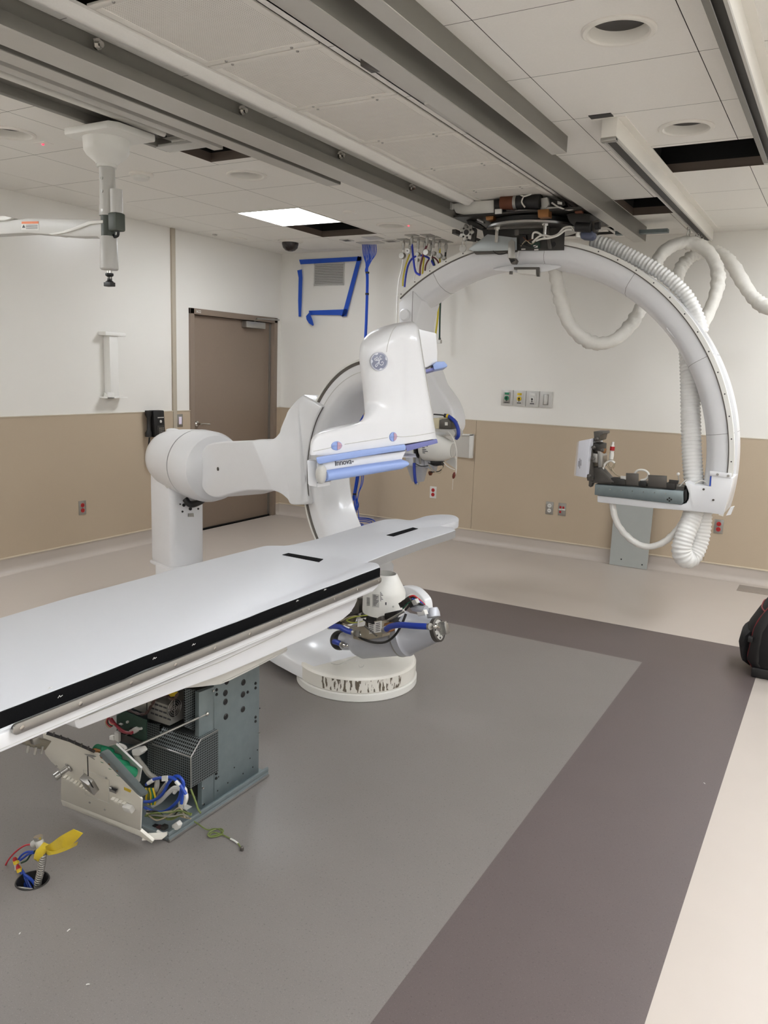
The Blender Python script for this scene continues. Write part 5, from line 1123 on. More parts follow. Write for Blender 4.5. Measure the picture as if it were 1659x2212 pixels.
obj('sleeve_gap', MB().tube([PF(x, y, .018) for x, y in px_([(698,880),(684,908),(673,945),(666,985),(664,1025),(666,1060),(668,1086)])], .003, 6), DGREY, T)
obj('cover_joint', MB().tube([surf(904.5, 712, .0005), surf(912, 760, .0005), surf(925, 840, .0005), surf(940.5, 936, .0005)], .0022, 6), GREYP, dh)
# ================================================================== patient table
TZ = .80
T = thing('patient_table', 'long white patient table on opened electronics pedestal, black strip along its near edge', 'patient table', (3.25, -4.9, 0))
def pz(x, y, z=TZ): return PZ(x, y, z)
far = [(0,1332),(150,1290),(324,1244),(401,1222),(500,1197)]
top = [V((3.105, -6.75, TZ)), V((3.10, -5.46, TZ))] + [pz(*p) for p in far[1:]] + smooth([pz(*p) for p in ((540,1187),(558,1182.5),(575,1179),(600,1178.5),(622,1178),(660,1170),(690,1162.5),(742,1147))], 3)[1:] + \
      smooth([pz(*p) for p in ((742,1147),(800,1130),(822,1124),(838,1121.5),(860,1121),(886,1123.5),(905,1119),(920,1114.5),(945,1111.5),(968,1111.5),(983,1114),(991,1120),(987,1126),(968,1131),(951,1136.5))], 3)[1:] + \
      smooth([pz(*p) for p in ((951,1136.5),(966,1138.2),(978,1139),(981,1143),(977,1147),(900,1172),(795,1212),(800,1214),(811,1215.5),(818,1219),(820,1224))], 3)[1:] + [pz(0, 1534), V((3.70, -6.75, TZ))]
tt = obj('table_top', MB().prism([p - V((0,0,.040)) for p in top], (0,0,.040)), TABLE, T, bevel=.0025, auto=30)
ed = smooth([pz(*p) for p in ((951,1136.5),(966,1138.2),(978,1139),(981,1143),(977,1147),(900,1172),(795,1212),(800,1214))], 3)[10:19]
obj('edge_band', MB().loft([[p+V((.0025,-.001,-.0035)), p+V((.0025,-.001,-.0395)), p+V((-.004,.003,-.0395)), p+V((-.004,.003,-.0035))] for p in ed]), mat('grey laminate edge', (146, 144, 142), .5), T)
# edge colour of the narrow head end shows its grey core
for q, nm in ((((610,1199),(623,1195.5),(698,1208.5),(689,1214.5)), 'black_pad'), (((835,1156.5),(892,1140),(903,1142.5),(850,1159)), 'black_pad')):
    obj(nm, MB().prism([pz(x, y, TZ) for x, y in q], (0,0,.0022)), FELT, T)
nx0, nx1 = 3.703, 3.70
e0, e1 = pz(0, 1534), pz(820, 1224)
ye1 = e1.y
def ex(y): t = (y-e0.y)/(e1.y-e0.y); return e0.x+(e1.x-e0.x)*t
st = MB()
yy = [-6.7 + (ye1-.005+6.7)*k/40 for k in range(41)]
rr = random.Random(3)
secs = []
for y in yy:
    x = ex(y); a = .0015*math.sin(y*9)+.0012*math.sin(y*23+1)
    secs.append([V((x, y, TZ-.003+a*.5)), V((x+.006, y, TZ-.003+a*.5)), V((x+.006, y, TZ-.0425+a*2)), V((x, y, TZ-.0425+a*2))])
fs = obj('felt_strip', MB().loft(secs), FELT, T)
for x, y in ((103,1490),(125,1508),(190,1460),(330,1425),(415,1395),(640,1300),(700,1276)):
    p = PX(x, y, 3.712); obj('white_lint', MB().tube(smooth([p, p+V((.002,.004,.006)), p+V((.001,.006,.001)), p+V((.002,.012,.004))], 3), .0007, 5), LABEL, fs)
# side profile of the carriage below, traced on the near side plane
def ps(x, y, xx=3.705): return PX(x, y, xx)
def sideprism(name, pts, xx, th, m, bevel, ext=None):
    P_ = [ps(x, y, xx) for x, y in pts]
    if ext:
        for i in ext: P_[i] = V((xx, P_[i].y-1.1, P_[i].z))
    return obj(name, MB().prism(P_, (-th, 0, 0)), m, T, bevel=bevel)
tray = [(0,1562),(200,1487),(400,1412),(600,1335),(808,1246),(819,1243),(822,1249),(821,1258),(812,1266),(780,1281),(660,1338),(400,1452),(260,1510),(160,1551),(93,1579),(0,1620)]
P_ = [ps(x, y, 3.718) for x, y in tray]
zt, zb = sum(p.z for p in P_[:4])/4, sum(p.z for p in P_[-4:])/4
yr = ps(820, 1250, 3.718).y
tr = [V((3.716, -6.75, TZ-.043)), V((3.716, yr-.02, TZ-.043)), V((3.716, yr-.005, TZ-.047)), V((3.716, yr, TZ-.056)), V((3.716, yr-.006, TZ-.072)), V((3.716, yr-.05, TZ-.084)), V((3.716, -6.75, TZ-.088))]
obj('table_tray', MB().prism(tr, (-.60, 0, 0)), WHITE, T, bevel=.004)
obj('tray_lip', MB().loft([[V((ex(y)+.002, y, TZ-.041)), V((ex(y)+.014, y, TZ-.0415-.0015*math.sin(y*7))), V((ex(y)+.017, y, TZ-.047)), V((ex(y)+.016, y, TZ-.053)), V((ex(y)+.002, y, TZ-.053))] for y in [-6.7+(yr-.004+6.7)*k/30 for k in range(31)]]), WHITE, T, auto=60)
# steel accessory rail with screws
ra, rb = PX(27, 1577, 3.728), PX(822, 1254, 3.728)
zr = (ra.z+rb.z)/2
y0r, y1r = ra.y, yr-.004
rp = []
for k in range(9): a = PI/2+PI*k/8; rp.append(V((3.72, y0r+.013+.013*math.cos(a), zr+.013*math.sin(a))))
for k in range(9): a = -PI/2+PI*k/8; rp.append(V((3.72, y1r-.013+.013*math.cos(a), zr+.013*math.sin(a))))
rail = obj('accessory_rail', MB().prism(rp, (.010, 0, 0)), STEEL, T, bevel=.0015)
for k in range(11):
    y = y0r+.022+(y1r-.02-y0r-.022)*k/10
    sc_ = obj('rail_screw', MB().lathe([(.006, 0), (.006, .0012), (.004, .0016)], (3.7301, y, zr), (1,0,0), 16), CHROME, rail)
obj('tray_groove', MB().box((3.7155, -6.7, TZ-.079), (3.7165, yr-.06, TZ-.0775)), GREYP, T)
# second level
L2 = [(160,1556),(164,1571),(172,1576),(347,1508),(482,1458),(560,1425),(621,1398),(700,1362),(742,1338),(757,1325),(767,1310),(773,1296),(773,1286),(640,1346),(400,1454)]
sideprism('under_tray', L2, 3.668, .46, WHITE, .006)
L3 = [(336,1489),(386,1489),(440,1484),(478,1479),(500,1470),(540,1450),(621,1408),(622,1378),(560,1398),(440,1450)]
sideprism('carriage_cover', L3, 3.60, .36, WARM, .006)
obj('carriage_block', MB().box((2.98, -5.5, .60), (3.40, -4.62, .70)), WARM, T, bevel=.01)
def seamline(pts, xx, r=.0012): obj('cover_seam', MB().tube([ps(x, y, xx) for x, y in pts], r, 6), GREYP, T)
seamline(((172,1553),(347,1482),(480,1428),(600,1372),(617,1362)), 3.6685); seamline(((480,1474),(540,1445),(620,1404)), 3.6005); seamline(((560,1436),(621,1402)), 3.6005)

# ---- pedestal: base plate, galvanised cabinet and opened bay
PZZ = 3.44
def pg(x, y, xx=PZZ): return PX(x, y, xx)
bp0 = [(573,1680),(571,1672),(372,1812)]
by0, by1 = -5.135, -4.60
bpl = obj('base_plate', MB().box((3.02, by0, .004), (3.468, by1, .022)).box((3.458, by0, .022), (3.468, by1, .040)), GALV, T, bevel=.003)
obj('base_rim', MB().box((3.46, by0, .004), (3.4705, by1, .012)), STEEL, T)
cy0, cy1 = pg(463, 1757).y, pg(559, 1665).y
cab = obj('cabinet', MB().box((3.06, cy0, .022), (PZZ, cy1, .64)), GALV, T, bevel=.002)
fl0 = pg(436, 1760).y
obj('corner_flange', MB().prism([pg(x, y, PZZ+.002) for x, y in ((462,1484),(462,1745),(436,1762),(436,1645),(430,1637),(430,1496))], (-.02, 0, 0)), GALV, T, bevel=.001)
hs = [(490,1472,.012),(487,1497,.012),(487,1516,.012),(488,1548,.012),(526,1474,.012),(525,1500,.012),(535,1495,.006),(525,1532,.012),(552,1476,.006),(552,1486,.006),(552,1549,.006),(552,1558,.006),(468,1490,.006),(468,1500,.006),(467,1671,.006),(467,1681,.006)]
for x, y, r in hs: obj('rubber_plug', MB().lathe([(r, -.004), (r, .0008), (r*.75, .003)], pg(x, y, PZZ+.0005), (1,0,0), 14), BLACK, cab)
for x, y in ((506,1658),(540,1638),(525,1671),(546,1657),(492,1691),(470,1708),(556,1620),(561,1530),(472,1678)): obj('small_hole', MB().lathe([(.003, 0), (.003, .0007)], pg(x, y, PZZ+.0005), (1,0,0), 8), BLACK, cab)
for x, y in ((460,1492),(437,1608),(437,1684),(438,1702),(439,1737),(559,1582)): obj('flange_screw', MB().lathe([(.005, 0), (.004, .004)], pg(x, y, PZZ+.0025), (1,0,0), 10), CHROME, T)
obj('bay_back', MB().box((3.12, -5.04, .022), (3.132, cy0, .62)), GALV, T); obj('bay_wall', MB().box((3.132, cy0-.012, .022), (3.42, cy0-.006, .62)), DARK, T)
# perforated cages inside the bay
MESHM = perforated('perforated zinc sheet', (112, 118, 118), .009, .45, .5, 'yz', (16, 17, 17), .36)
MESHX = perforated('perforated zinc sheet front', (112, 118, 118), .009, .45, .5, 'xz', (16, 17, 17), .36)
MESHT = perforated('perforated zinc sheet sloped', (140, 146, 146), .009, .45, .5, 'xy', (24, 25, 25), .36)
def xzp(x, y, yy): return PY(x, y, yy)
# lower cage: front face (towards -y) and right face (+x), with sloping top
ya = -5.02
c_fl, c_fr, c_br, c_bl = PY(330, 1608, ya), PY(412, 1636, ya), PY(412, 1702, ya), PY(330, 1688, ya)
rx_ = c_fr.x; lx_ = c_fl.x; zf = c_fr.z; zbm = PY(412, 1702, ya).z
yb = pg(432, 1690, rx_).y
ztop = PX(434, 1597, rx_).z
ytop = PX(434, 1597, rx_).y
obj('cage_front', MB().add([V((lx_,ya,zbm)), V((rx_,ya,zbm)), V((rx_,ya,zf)), V((lx_,ya,zf))], [(0,1,2,3)]), MESHX, T)
obj('cage_side', MB().add([V((rx_,ya,zbm)), V((rx_,cy0,zbm)), V((rx_,cy0,ztop)), V((rx_,ytop,ztop)), V((rx_,ya,zf))], [(0,1,2,3,4)]), MESHM, T)
obj('cage_slope', MB().add([V((lx_,ya,zf)), V((rx_,ya,zf)), V((rx_,ytop,ztop)), V((lx_,ytop,ztop))], [(0,1,2,3)]), MESHT, T)
obj('cage_top', MB().add([V((lx_,ytop,ztop)), V((rx_,ytop,ztop)), V((rx_,cy0,ztop)), V((lx_,cy0,ztop))], [(0,1,2,3)]), MESHT, T)
obj('cage_edge', MB().tube([V((rx_,ya,zbm)), V((rx_,ya,zf)), V((rx_,ytop,ztop)), V((rx_,cy0,ztop))], .0025, 6).tube([V((lx_,ya,zf)), V((rx_,ya,zf))], .0025, 6), STEEL, T)
obj('upper_mesh', MB().prism([PX(x, y, 3.415) for x, y in ((400,1488),(441,1492),(441,1588),(400,1570))], (-.006, 0, 0)), MESHM, T)
obj('mesh_wall', MB().prism([PY(x, y, ya+.05) for x, y in ((318,1560),(345,1565),(345,1690),(318,1680))], (0, .006, 0)), MESHX, T)
# power supply with fan
PSU = mat('power supply sheet steel', (150, 148, 142), .4, .5, var=.05)
yp_ = -5.03
a_, b_, c_, d_ = PY(318, 1508, yp_), PY(366, 1525, yp_), PY(366, 1568, yp_), PY(318, 1552, yp_)
ps_ = obj('power_supply', MB().prism([a_, b_, c_, d_], (0, .13, 0)), PSU, T, bevel=.002)
zc_ = (b_.z+c_.z)/2; fx = b_.x+.001; fy = yp_+.05
fcn = PX(376, 1529, fx)
fan = obj('fan_grille', MB().lathe([(.033, 0), (.033, .001)], fcn, (1,0,0), 30), BLACK, ps_)
for r in (.010, .018, .025, .032): fan_r = obj('fan_ring', MB().tube(ringpts(fcn+V((.003,0,0)), (0,1,0), (0,0,1), r, 24), .0016, 6, True), STEEL, ps_)
obj('fan_bar', MB().tube([fcn+V((.003,-.032,0)), fcn+V((.003,.032,0))], .0015, 6).tube([fcn+V((.003,0,-.032)), fcn+V((.003,0,.032))], .0015, 6), STEEL, ps_)
pr = MB()
for k in range(5):
    for j in range(3): p = PY(329+9*k, 1519+11*j+3.2*k, yp_-.0008); pr.box((p.x-.008, p.y, p.z-.003), (p.x+.008, p.y+.0006, p.z+.003))
obj('supply_print', pr, INK, ps_)
obj('second_supply', MB().prism([PY(x, y, yp_+.01) for x, y in ((270,1520),(316,1504),(316,1542),(290,1532))], (0, .1, 0)), PSU, T, bevel=.002)
tw = MB()
for ph in (0, PI): tw.tube([p + V((.003*math.cos(k*.8+ph), 0, .003*math.sin(k*.8+ph))) for k, p in enumerate(smooth([PY(x, y, yp_-.012) for x, y in ((276,1533),(300,1542),(316,1540),(328,1522),(340,1506),(358,1502),(374,1510),(384,1498))], 7))], .003, 6)
obj('twisted_cable', tw, mat('brown twisted pair', (70, 48, 42), .5, var=.4, scale=200), T)
obj('yellow_sticker', MB().prism([PY(x, y, yp_-.002) for x, y in ((362,1499),(384,1494),(384,1503),(366,1506))], (0, .001, 0)), YEL, T)
# circuit board stack
yq = -5.06
obj('circuit_board', MB().prism([PY(x, y, yq) for x, y in ((252,1546),(268,1536),(316,1556),(316,1606),(252,1590))], (0, .004, 0)), PCB, T)
rc_ = random.Random(8)
for k in range(16):
    x, y = rc_.uniform(256, 308), rc_.uniform(1552, 1590); wd = rc_.uniform(2, 6); h_ = rc_.uniform(2, 4)
    obj('board_component', MB().prism([PY(x+dx*wd, y+dy_*h_+dx*wd*.3, yq) for dx, dy_ in ((0,0),(1,0),(1,1),(0,1))], (0, -.008, 0)), (BLACK, GREYP, DARK, STEEL)[k % 4], T)
obj('relay_box', MB().prism([PY(x, y, yq-.012) for x, y in ((277,1579),(289,1572),(301,1577),(289,1586))], (0, .02, 0)), GREYP, T, bevel=.002)
obj('board_frame', MB().prism([PY(x, y, yq-.01) for x, y in ((248,1582),(254,1582),(312,1606),(312,1614),(248,1600))], (0, .014, 0)), DARK, T, bevel=.001)
obj('terminal_box', MB().prism([PY(x, y, yq-.02) for x, y in ((247,1581),(256,1585),(256,1604),(247,1599))], (0, .02, 0)), GREYP, T, bevel=.001); obj('white_connector', MB().prism([PY(x, y, yq-.02) for x, y in ((236,1590),(244,1590),(246,1600),(236,1598))], (0, .012, 0)), LABEL, T, bevel=.001)
for k, p in enumerate([((235,1552),(250,1566),(264,1580),(284,1584)), ((240,1552),(254,1570),(272,1582),(286,1582))]): obj('red_cable', MB().tube(smooth([PY(x, y, yq-.02-.006*k) for x, y in p]), .005, 8), mat('dark red cable', (136, 30, 44), .4), T)
for k in range(5): obj('loose_wire', MB().tube(smooth([PY(232+k, 1548+k*2, yq-.02), PY(228+3*k, 1562, yq-.03), PY(236+3*k, 1572-2*k, yq-.03), PY(246, 1562, yq-.02)]), .0022, 6), (CABT, RED, CABK, CABT, RED)[k], T)
# tilted white panel
v0, v1, v2 = pg(305, 1790), pg(215, 1624), None
PO = V((3.44, pg(303, 1793).y, pg(303, 1793).z)); pv = (pg(213, 1630)-PO); pv.x = 0; pv.normalize(); PN = V((0, pv.z, -pv.y)); PN = PN if PN.y < 0 else -PN
def pp2(x, y, e=0.0): return onp(x, y, PO+PN*e, PN)
PW = mat('off white sheet panel', (222, 218, 206), .45, var=.03, scale=12)
pan = obj('hinged_panel', MB().prism([pp2(x, y) for x, y in ((92,1584),(150,1602),(213,1630),(306,1727),(303,1795),(131,1728),(132,1666),(110,1645),(97,1629))], PN*-.006), PW, T, bevel=.0015)
obj('panel_flange', MB().prism([pp2(x, y, .001) for x, y in ((218,1624),(214,1632),(296,1716),(304,1722),(306,1717),(224,1628))], V((.020,.008,.012))), GALV, T, bevel=.001)
obj('panel_foot', MB().prism([pp2(x, y) for x, y in ((131,1728),(303,1795),(330,1818),(328,1822),(300,1806),(135,1740))], PN*-.01), PW, T, bevel=.001)
obj('panel_foot_fold', MB().prism([V((3.41,-5.20,.024)), V((3.46,-5.16,.024)), V((3.46,-5.13,.028)), V((3.41,-5.17,.03))], (0,0,.006)), PW, T)
obj('slot', MB().prism([pp2(x, y, .0008) for x, y in ((103,1580),(150,1596),(207,1621),(204,1626),(150,1602),(100,1586))], PN*.0015), BLACK, pan)
for k in range(6): obj('slot_tab', MB().prism([pp2(116+15*k+dx, 1581+6*k+dy_, .003) for dx, dy_ in ((0,0),(3,1),(1,8),(-1,7))], PN*.002), DGREY, pan)
for pts in (((180,1662),(236,1685),(235,1735),(184,1716)),): obj('panel_seam', MB().tube([pp2(x, y, .0005) for x, y in pts], .0008, 6, True), GREYP, pan)
obj('data_port', MB().prism([pp2(x, y, .0) for x, y in ((239,1697),(256,1704),(254,1711),(240,1705))], PN*.008), STEEL, pan, bevel=.001); obj('port_core', MB().prism([pp2(x, y, .008) for x, y in ((242,1700),(254,1705),(252,1709),(243,1704))], PN*.003), BLACK, pan)
for k in range(9): obj('foam_clip', MB().obox(pp2(136+7*k, 1676+4*k, .006), (1,.1,0), pv, PN, .006, .008, .007), PW, pan, bevel=.002)
for k in range(4): obj('foam_clip', MB().obox(pp2(246+8*k, 1728+3*k, .006), (1,.1,0), pv, PN, .007, .008, .006), PW, pan, bevel=.002)
obj('cable_clip', MB().obox(pp2(278, 1746, .01), (1,.1,0), pv, PN, .016, .012, .009), LABEL, pan, bevel=.003); obj('warning_sticker', MB().prism([pp2(x, y, .0006) for x, y in ((268,1700),(284,1707),(282,1712),(268,1706))], PN*.0006), YEL, pan)
for x, y in ((194,1733),(123,1654),(230,1680),(227,1748)): obj('panel_screw', MB().lathe([(.004, 0), (.0035, .003)], pp2(x, y), PN, 10), STEEL, pan)
kb = obj('knob', MB().lathe([(.016, 0), (.016, .004), (.009, .006), (.009, .03), (.012, .032), (.012, .05)], pp2(149, 1657), PN+V((-.3,0,0)), 14), STEEL, pan)
obj('hanging_cord', MB().tube([pp2(189, 1634, .03), pp2(190.5, 1676, .045)], .0016, 6), CABK, T)
obj('hanging_lock', MB().obox(pp2(193, 1694, .045), V((.6,.3,-.5)), pv, PN, .018, .024, .012), STEEL, T, bevel=.002); obj('lock_slot', MB().obox(pp2(196, 1693, .058), V((.6,.3,-.5)), pv, PN, .003, .016, .001), BLACK, T)
obj('latch_tab', MB().prism([pp2(x, y, .01) for x, y in ((183,1628),(205,1640),(199,1636),(208,1634),(196,1630))], PN*.002), STEEL, pan)
obj('support_rod', MB().cyl(PX(228, 1642, 3.40), PX(447, 1542, 3.442), .0042, 10), STEEL, T); obj('rod_pin', MB().ball(PX(447, 1542, 3.444), .008), CHROME, T)
# green capacitors behind the panel edge
for k in range(4):
    c0 = pp2(223+16.8*k, 1624+14.2*k, -.03); g_ = obj('green_capacitor', MB().lathe([(.0185, -.03), (.0185, .03)], c0, PN*.5+pv*.8, 18), GREEN, T)
    obj('brass_terminal', MB().lathe([(.006, 0), (.006, .02), (.004, .026)], c0+(PN*.5+pv*.8).normalized()*.03+V((.012,0,0)), PN*.5+pv*.8, 8), BRONZE, g_)
obj('capacitor_bracket', MB().prism([pp2(x, y, -.06) for x, y in ((235,1612),(250,1608),(305,1660),(300,1690))], PN*-.006), GREYP, T)
# bundle of cables
R2 = random.Random(21)
def cable(name, pts, r, m, yy=-5.09, par=None): return obj(name, MB().tube(smooth([PY(p[0], p[1], yy+(p[2] if len(p) > 2 else 0)) for p in pts], 6), r, 8), m, par or T)
GC = mat('grey cable', (150, 147, 138), .5)
cable('grey_trunk_cable', ((290,1622),(298,1640),(312,1658),(322,1672),(338,1684,.02),(338,1702),(330,1718),(322,1736)), .009, GC); cable('grey_trunk_cable', ((362,1690),(350,1706),(340,1722),(332,1738)), .008, GC)
cable('grey_trunk_cable', ((398,1736),(402,1722),(396,1708),(378,1702),(362,1714),(346,1730),(330,1740)), .008, CABW); cable('grey_trunk_cable', ((376,1712),(388,1700),(400,1706),(398,1726),(390,1744)), .007, CABW); cable('grey_trunk_cable', ((258,1608),(270,1614),(272,1626),(262,1632),(250,1640)), .006, CABW)
cable('white_plug_cable', ((288,1622),(292,1632),(300,1642)), .007, GC)
obj('white_plug', MB().prism([PY(x, y, -5.1) for x, y in ((284,1620),(300,1617),(306,1626),(298,1634),(286,1632))], (0, .03, 0)), LABEL, T, bevel=.003)
BLUEW = mat('blue wire', (32, 70, 168), .4, var=.06)
cable('blue_wire', ((312,1732),(330,1730),(350,1716),(365,1690),(382,1676),(396,1690),(394,1715),(392,1736)), .0055, BLUEW, -5.11); cable('blue_wire', ((316,1695),(330,1684),(352,1680),(372,1680),(388,1694),(402,1716)), .0055, BLUEW, -5.12); cable('blue_wire', ((312,1744),(330,1752),(352,1754),(372,1742),(386,1726),(392,1704)), .0055, BLUEW, -5.10)
obj('white_tag', MB().prism([PY(x, y, -5.13) for x, y in ((349,1677),(361,1676),(361,1687),(349,1688))], (0, .004, 0)), LABEL, T); obj('white_tag', MB().tube([PY(380, 1688, -5.125), PY(388, 1697, -5.125)], .0065, 8), LABEL, T); obj('white_tag', MB().tube([PY(320, 1692, -5.125), PY(330, 1686, -5.125)], .0065, 8), LABEL, T)
YG = mat('yellow green ground wire', (104, 116, 58), .5, var=.45, scale=90)
for k in range(11):
    x0_ = 316+R2.uniform(-4, 6)
    cable('ground_wire', ((x0_, 1758+R2.uniform(-8, 8)), (x0_+22, 1762+R2.uniform(-10, 10)), (x0_+50, 1764+R2.uniform(-12, 8)), (x0_+72, 1752+R2.uniform(-8, 12)), (x0_+88+R2.uniform(-6, 8), 1762+R2.uniform(-6, 8))), .0026, (YG, YG, CABT, GC, YG, CABK)[k % 6], -5.105-.003*k)
for k in range(5): cable('ground_wire', ((314+4*k, 1702), (318+4*k, 1712+k), (316+5*k, 1726), (322+3*k, 1738)), .0034, (YEL, YG, YEL, GREEN, YEL)[k], -5.10-.002*k)
cable('ground_wire', ((412,1704),(422,1730),(428,1748),(434,1757)), .0034, YG, -5.06)
obj('terminal_row', MB().prism([PX(x, y, 3.40) for x, y in ((398,1735),(430,1748),(428,1760),(398,1748))], (-.03, 0, 0)), GREYP, T, bevel=.001)
for k in range(4): obj('bay_connector', MB().prism([PY(316+10*k+dx, 1786-2*(k % 2)+dy_, -5.12) for dx, dy_ in ((0,0),(9,3),(9,11),(0,8))], (0, .02, 0)), (DARK, BLACK, mat('dark maroon connector', (70, 40, 40), .5), DARK)[k], T, bevel=.002)
obj('clear_plug', MB().prism([PY(x, y, -5.11) for x, y in ((370,1783),(380,1776),(386,1784),(382,1794),(372,1794))], (0, .02, 0)), LABEL, T, bevel=.003); cable('white_stub', ((340,1795),(350,1801),(362,1799)), .005, CABW, -5.13)
# hanging metal bracket at the foot side
bk_ = obj('hanging_bracket', MB().prism([PX(x, y, 3.3) for x, y in ((46,1598),(60,1590),(112,1601),(98,1621),(60,1612))], (-.03, 0, 0)), mat('dull nickel', (158, 152, 138), .45, .5, var=.1), T, bevel=.002)
for x, y in ((62,1622),(78,1626),(92,1624)): obj('bracket_pin', MB().cyl(PX(x, y-12, 3.31), PX(x-3, y+4, 3.31), .004, 8), STEEL, T)
obj('bracket_lug', MB().prism([PX(x, y, 3.315) for x, y in ((70,1596),(84,1592),(88,1606),(74,1610))], (-.02, 0, 0)), STEEL, T, bevel=.002)
# ================================================================== hoses, cables and floor things
# gas hoses hanging from ceiling outlets near the back wall
def gas(label, px, py, m, path, r=.007, gauge=None, y=None):
    p = PZ(px, py, CH); t = thing('gas_hose', label, 'hose', (p.x, p.y, CH-.3), 'medical gas hoses hanging from ceiling outlets')
    obj('ceiling_plate', MB().box((p.x-.05, p.y-.045, CH-.006), (p.x+.05, p.y+.045, CH)), STEEL, t, bevel=.0015)
    obj('coupling', MB().lathe([(.010, 0), (.010, -.015), (.014, -.02), (.014, -.05), (.010, -.06), (.010, -.085)], (p.x, p.y, CH-.006), (0,0,1), 16), STEEL, t)
    pts = [V((p.x, p.y, CH-.08))] + [PY(a[0], a[1], p.y+(a[2] if len(a) > 2 else 0)) for a in path]
    obj('hose', MB().tube(smooth(pts, 8), r, 10), m, t)
    if gauge:
        g = PY(gauge[0], gauge[1], p.y-.01); R_ = gauge[2]
        gg = obj('gauge', MB().lathe([(R_, 0), (R_, -.03), (R_*.9, -.034)], g, (0,1,0), 24), gauge[3], t)
        if gauge[3] is LABEL: obj('gauge_hub', MB().lathe([(.006, 0), (.006, -.004)], g+V((0,-.034,0)), (0,1,0), 10), DGREY, gg)
    return t
BH = mat('blue gas hose', (36, 52, 170), .4); RH = mat('maroon gas hose', (96, 32, 44), .45); YH = mat('yellow gas hose', (206, 186, 48), .45); KH = mat('black gas hose', (24, 26, 28), .4); GHm = mat('dark green gas hose', (30, 62, 46), .45); WHm = mat('white gas hose', (232, 230, 224), .4)
GM = mat('grey gauge face', (150, 146, 138), .35, .4)
gas('white gas hose at far left of the hose row, splitting below a grey gauge', 872, 517, WHm, ((871,552),(868,580),(861,610),(858,650),(857,690),(857,760,.0)), .008, (871, 553, .028, GM))
gas('blue gas hose with white dial, second from left in the hose row', 890, 508, BH, ((890,530),(893,560),(897,585),(903,592),(908,594)), .009, (884, 543, .024, LABEL))
gas('white gas hose behind the blue one with short grey regulator', 904, 514, WHm, ((902,540),(900,570),(897,590),(894,605),(898,640,.0)), .007, (905, 550, .018, GM))
gas('yellow gas hose in the middle of the row hanging straight', 918, 519, YH, ((918,540),(914,575),(912,600),(908,660)), .008, (903, 562, .016, GM))
gas('maroon gas hose curving left in the middle of the row', 923, 507, RH, ((922,530),(915,548),(908,575),(907,596)), .009, (923, 546, .026, GM))
gas('white and black gas hose beside the maroon one', 937, 512, WHm, ((936,535),(930,560),(926,585),(924,620)), .007, (939, 548, .018, GM))
gas('dark green gas hose reaching down to a square white plug', 932, 523, GHm, ((931,545),(938,570,.05),(945,600,.06),(951,640,.06),(950,690,.06),(949.5,731,.06)), .008, (931, 550, .014, GM))
gas('long yellow gas hose reaching down behind the ring', 950, 518, YH, ((950,540),(950,570),(949,620),(946,680),(941,722)), .008, (951, 553, .024, GM))
tk = gas('black gas hose at right end of the hose row', 964, 522, KH, ((963,540),(962,560),(966,580),(976,600,.1),(984,615,.1),(990,614,.1),(992,609,.1)), .0085, (961, 558, .018, GM))
p = PZ(885, 522, CH); gas('yellow gas hose looping behind the blue hose at left', 886, 522, YH, ((886,545),(876,575),(871,600),(870,618)), .007)
t = thing('hose_plug', 'square white plug on the end of the dark green hose', 'plug', (0, 0, 0)); p = PZ(932, 523, CH); q = PY(949.5, 737, p.y+.06); t.location = q
obj('plug_body', MB().box((q.x-.018, q.y-.018, q.z-.02), (q.x+.018, q.y+.018, q.z+.012)), LABEL, t, bevel=.005); obj('plug_collar', MB().cyl((q.x, q.y, q.z+.01), (q.x, q.y, q.z+.03), .011, 12), DGREY, t)
yb = PZ(905, 520, CH).y
tag(obj('hose_loop', MB().tube(smooth([PY(x, y, yb-.03) for x, y in ((874,620),(876,600),(881,575),(889,560),(900,553),(912,552),(922,555),(931,562),(937,573))], 8), .009, 10), BH), 'blue hose loop arching in front of the gas hoses', 'hose')
tag(obj('hose_loop', MB().tube(smooth([PY(x, y, yb-.02) for x, y in ((918,585),(920,572),(927,560),(936,556),(944,562),(948,570))], 8), .007, 10), RH), 'maroon hose loop right of the blue loop', 'hose')

# blue network cables: ceiling bundle, drop and coil on floor
p0 = PZ(796, 524, CH); yc = p0.y
t = thing('network_cable_bundle', 'bundle of blue network cables dropping from ceiling to a coil on the floor', 'cable bundle', (p0.x, yc, 0))
obj('ceiling_plate', MB().box((p0.x-.10, yc-.06, CH-.005), (p0.x+.14, yc+.06, CH)), GREYP, t, bevel=.001)
def yv_(py): return yc + .0*(py)
R3 = random.Random(5)
for k in range(12):
    side = -1 if k < 7 else 1; sx = (783+2.4*k) if k < 7 else (797+3.0*(k-6))
    top_ = [PY(sx, 528, yc+R3.uniform(-.02,.02)), PY(sx+(1 if k < 7 else -.6)*2, 550, yc), PY(791+R3.uniform(-1.5, 4), 580, yc)]
    off = V((R3.uniform(-.009,.009), R3.uniform(-.009,.009), 0))
    mid = [PY(x, y, yc)+off*(1 if y < 900 else 1.5) for x, y in ((793.5,600),(793,640),(791,700),(788,760),(785,820),(783,880),(781,905),(779,950),(776,1000),(771,1040),(766,1070))]
    end = [PY(764+R3.uniform(-6, 8), 1095, yc)+off*2, PY(762+R3.uniform(-14, 16), 1120, yc)]
    obj('network_cable', MB().tube(smooth(top_+mid+end, 5), .0042, 6), BLUEC, t)
for k in range(2): obj('network_cable', MB().tube(smooth([PY(x, y, yc-.02) for x, y in ((786-k*4,1020),(783-k*3,1045),(774,1068),(770,1100),(768,1125))], 6), .0042, 6), BLUEC, t)
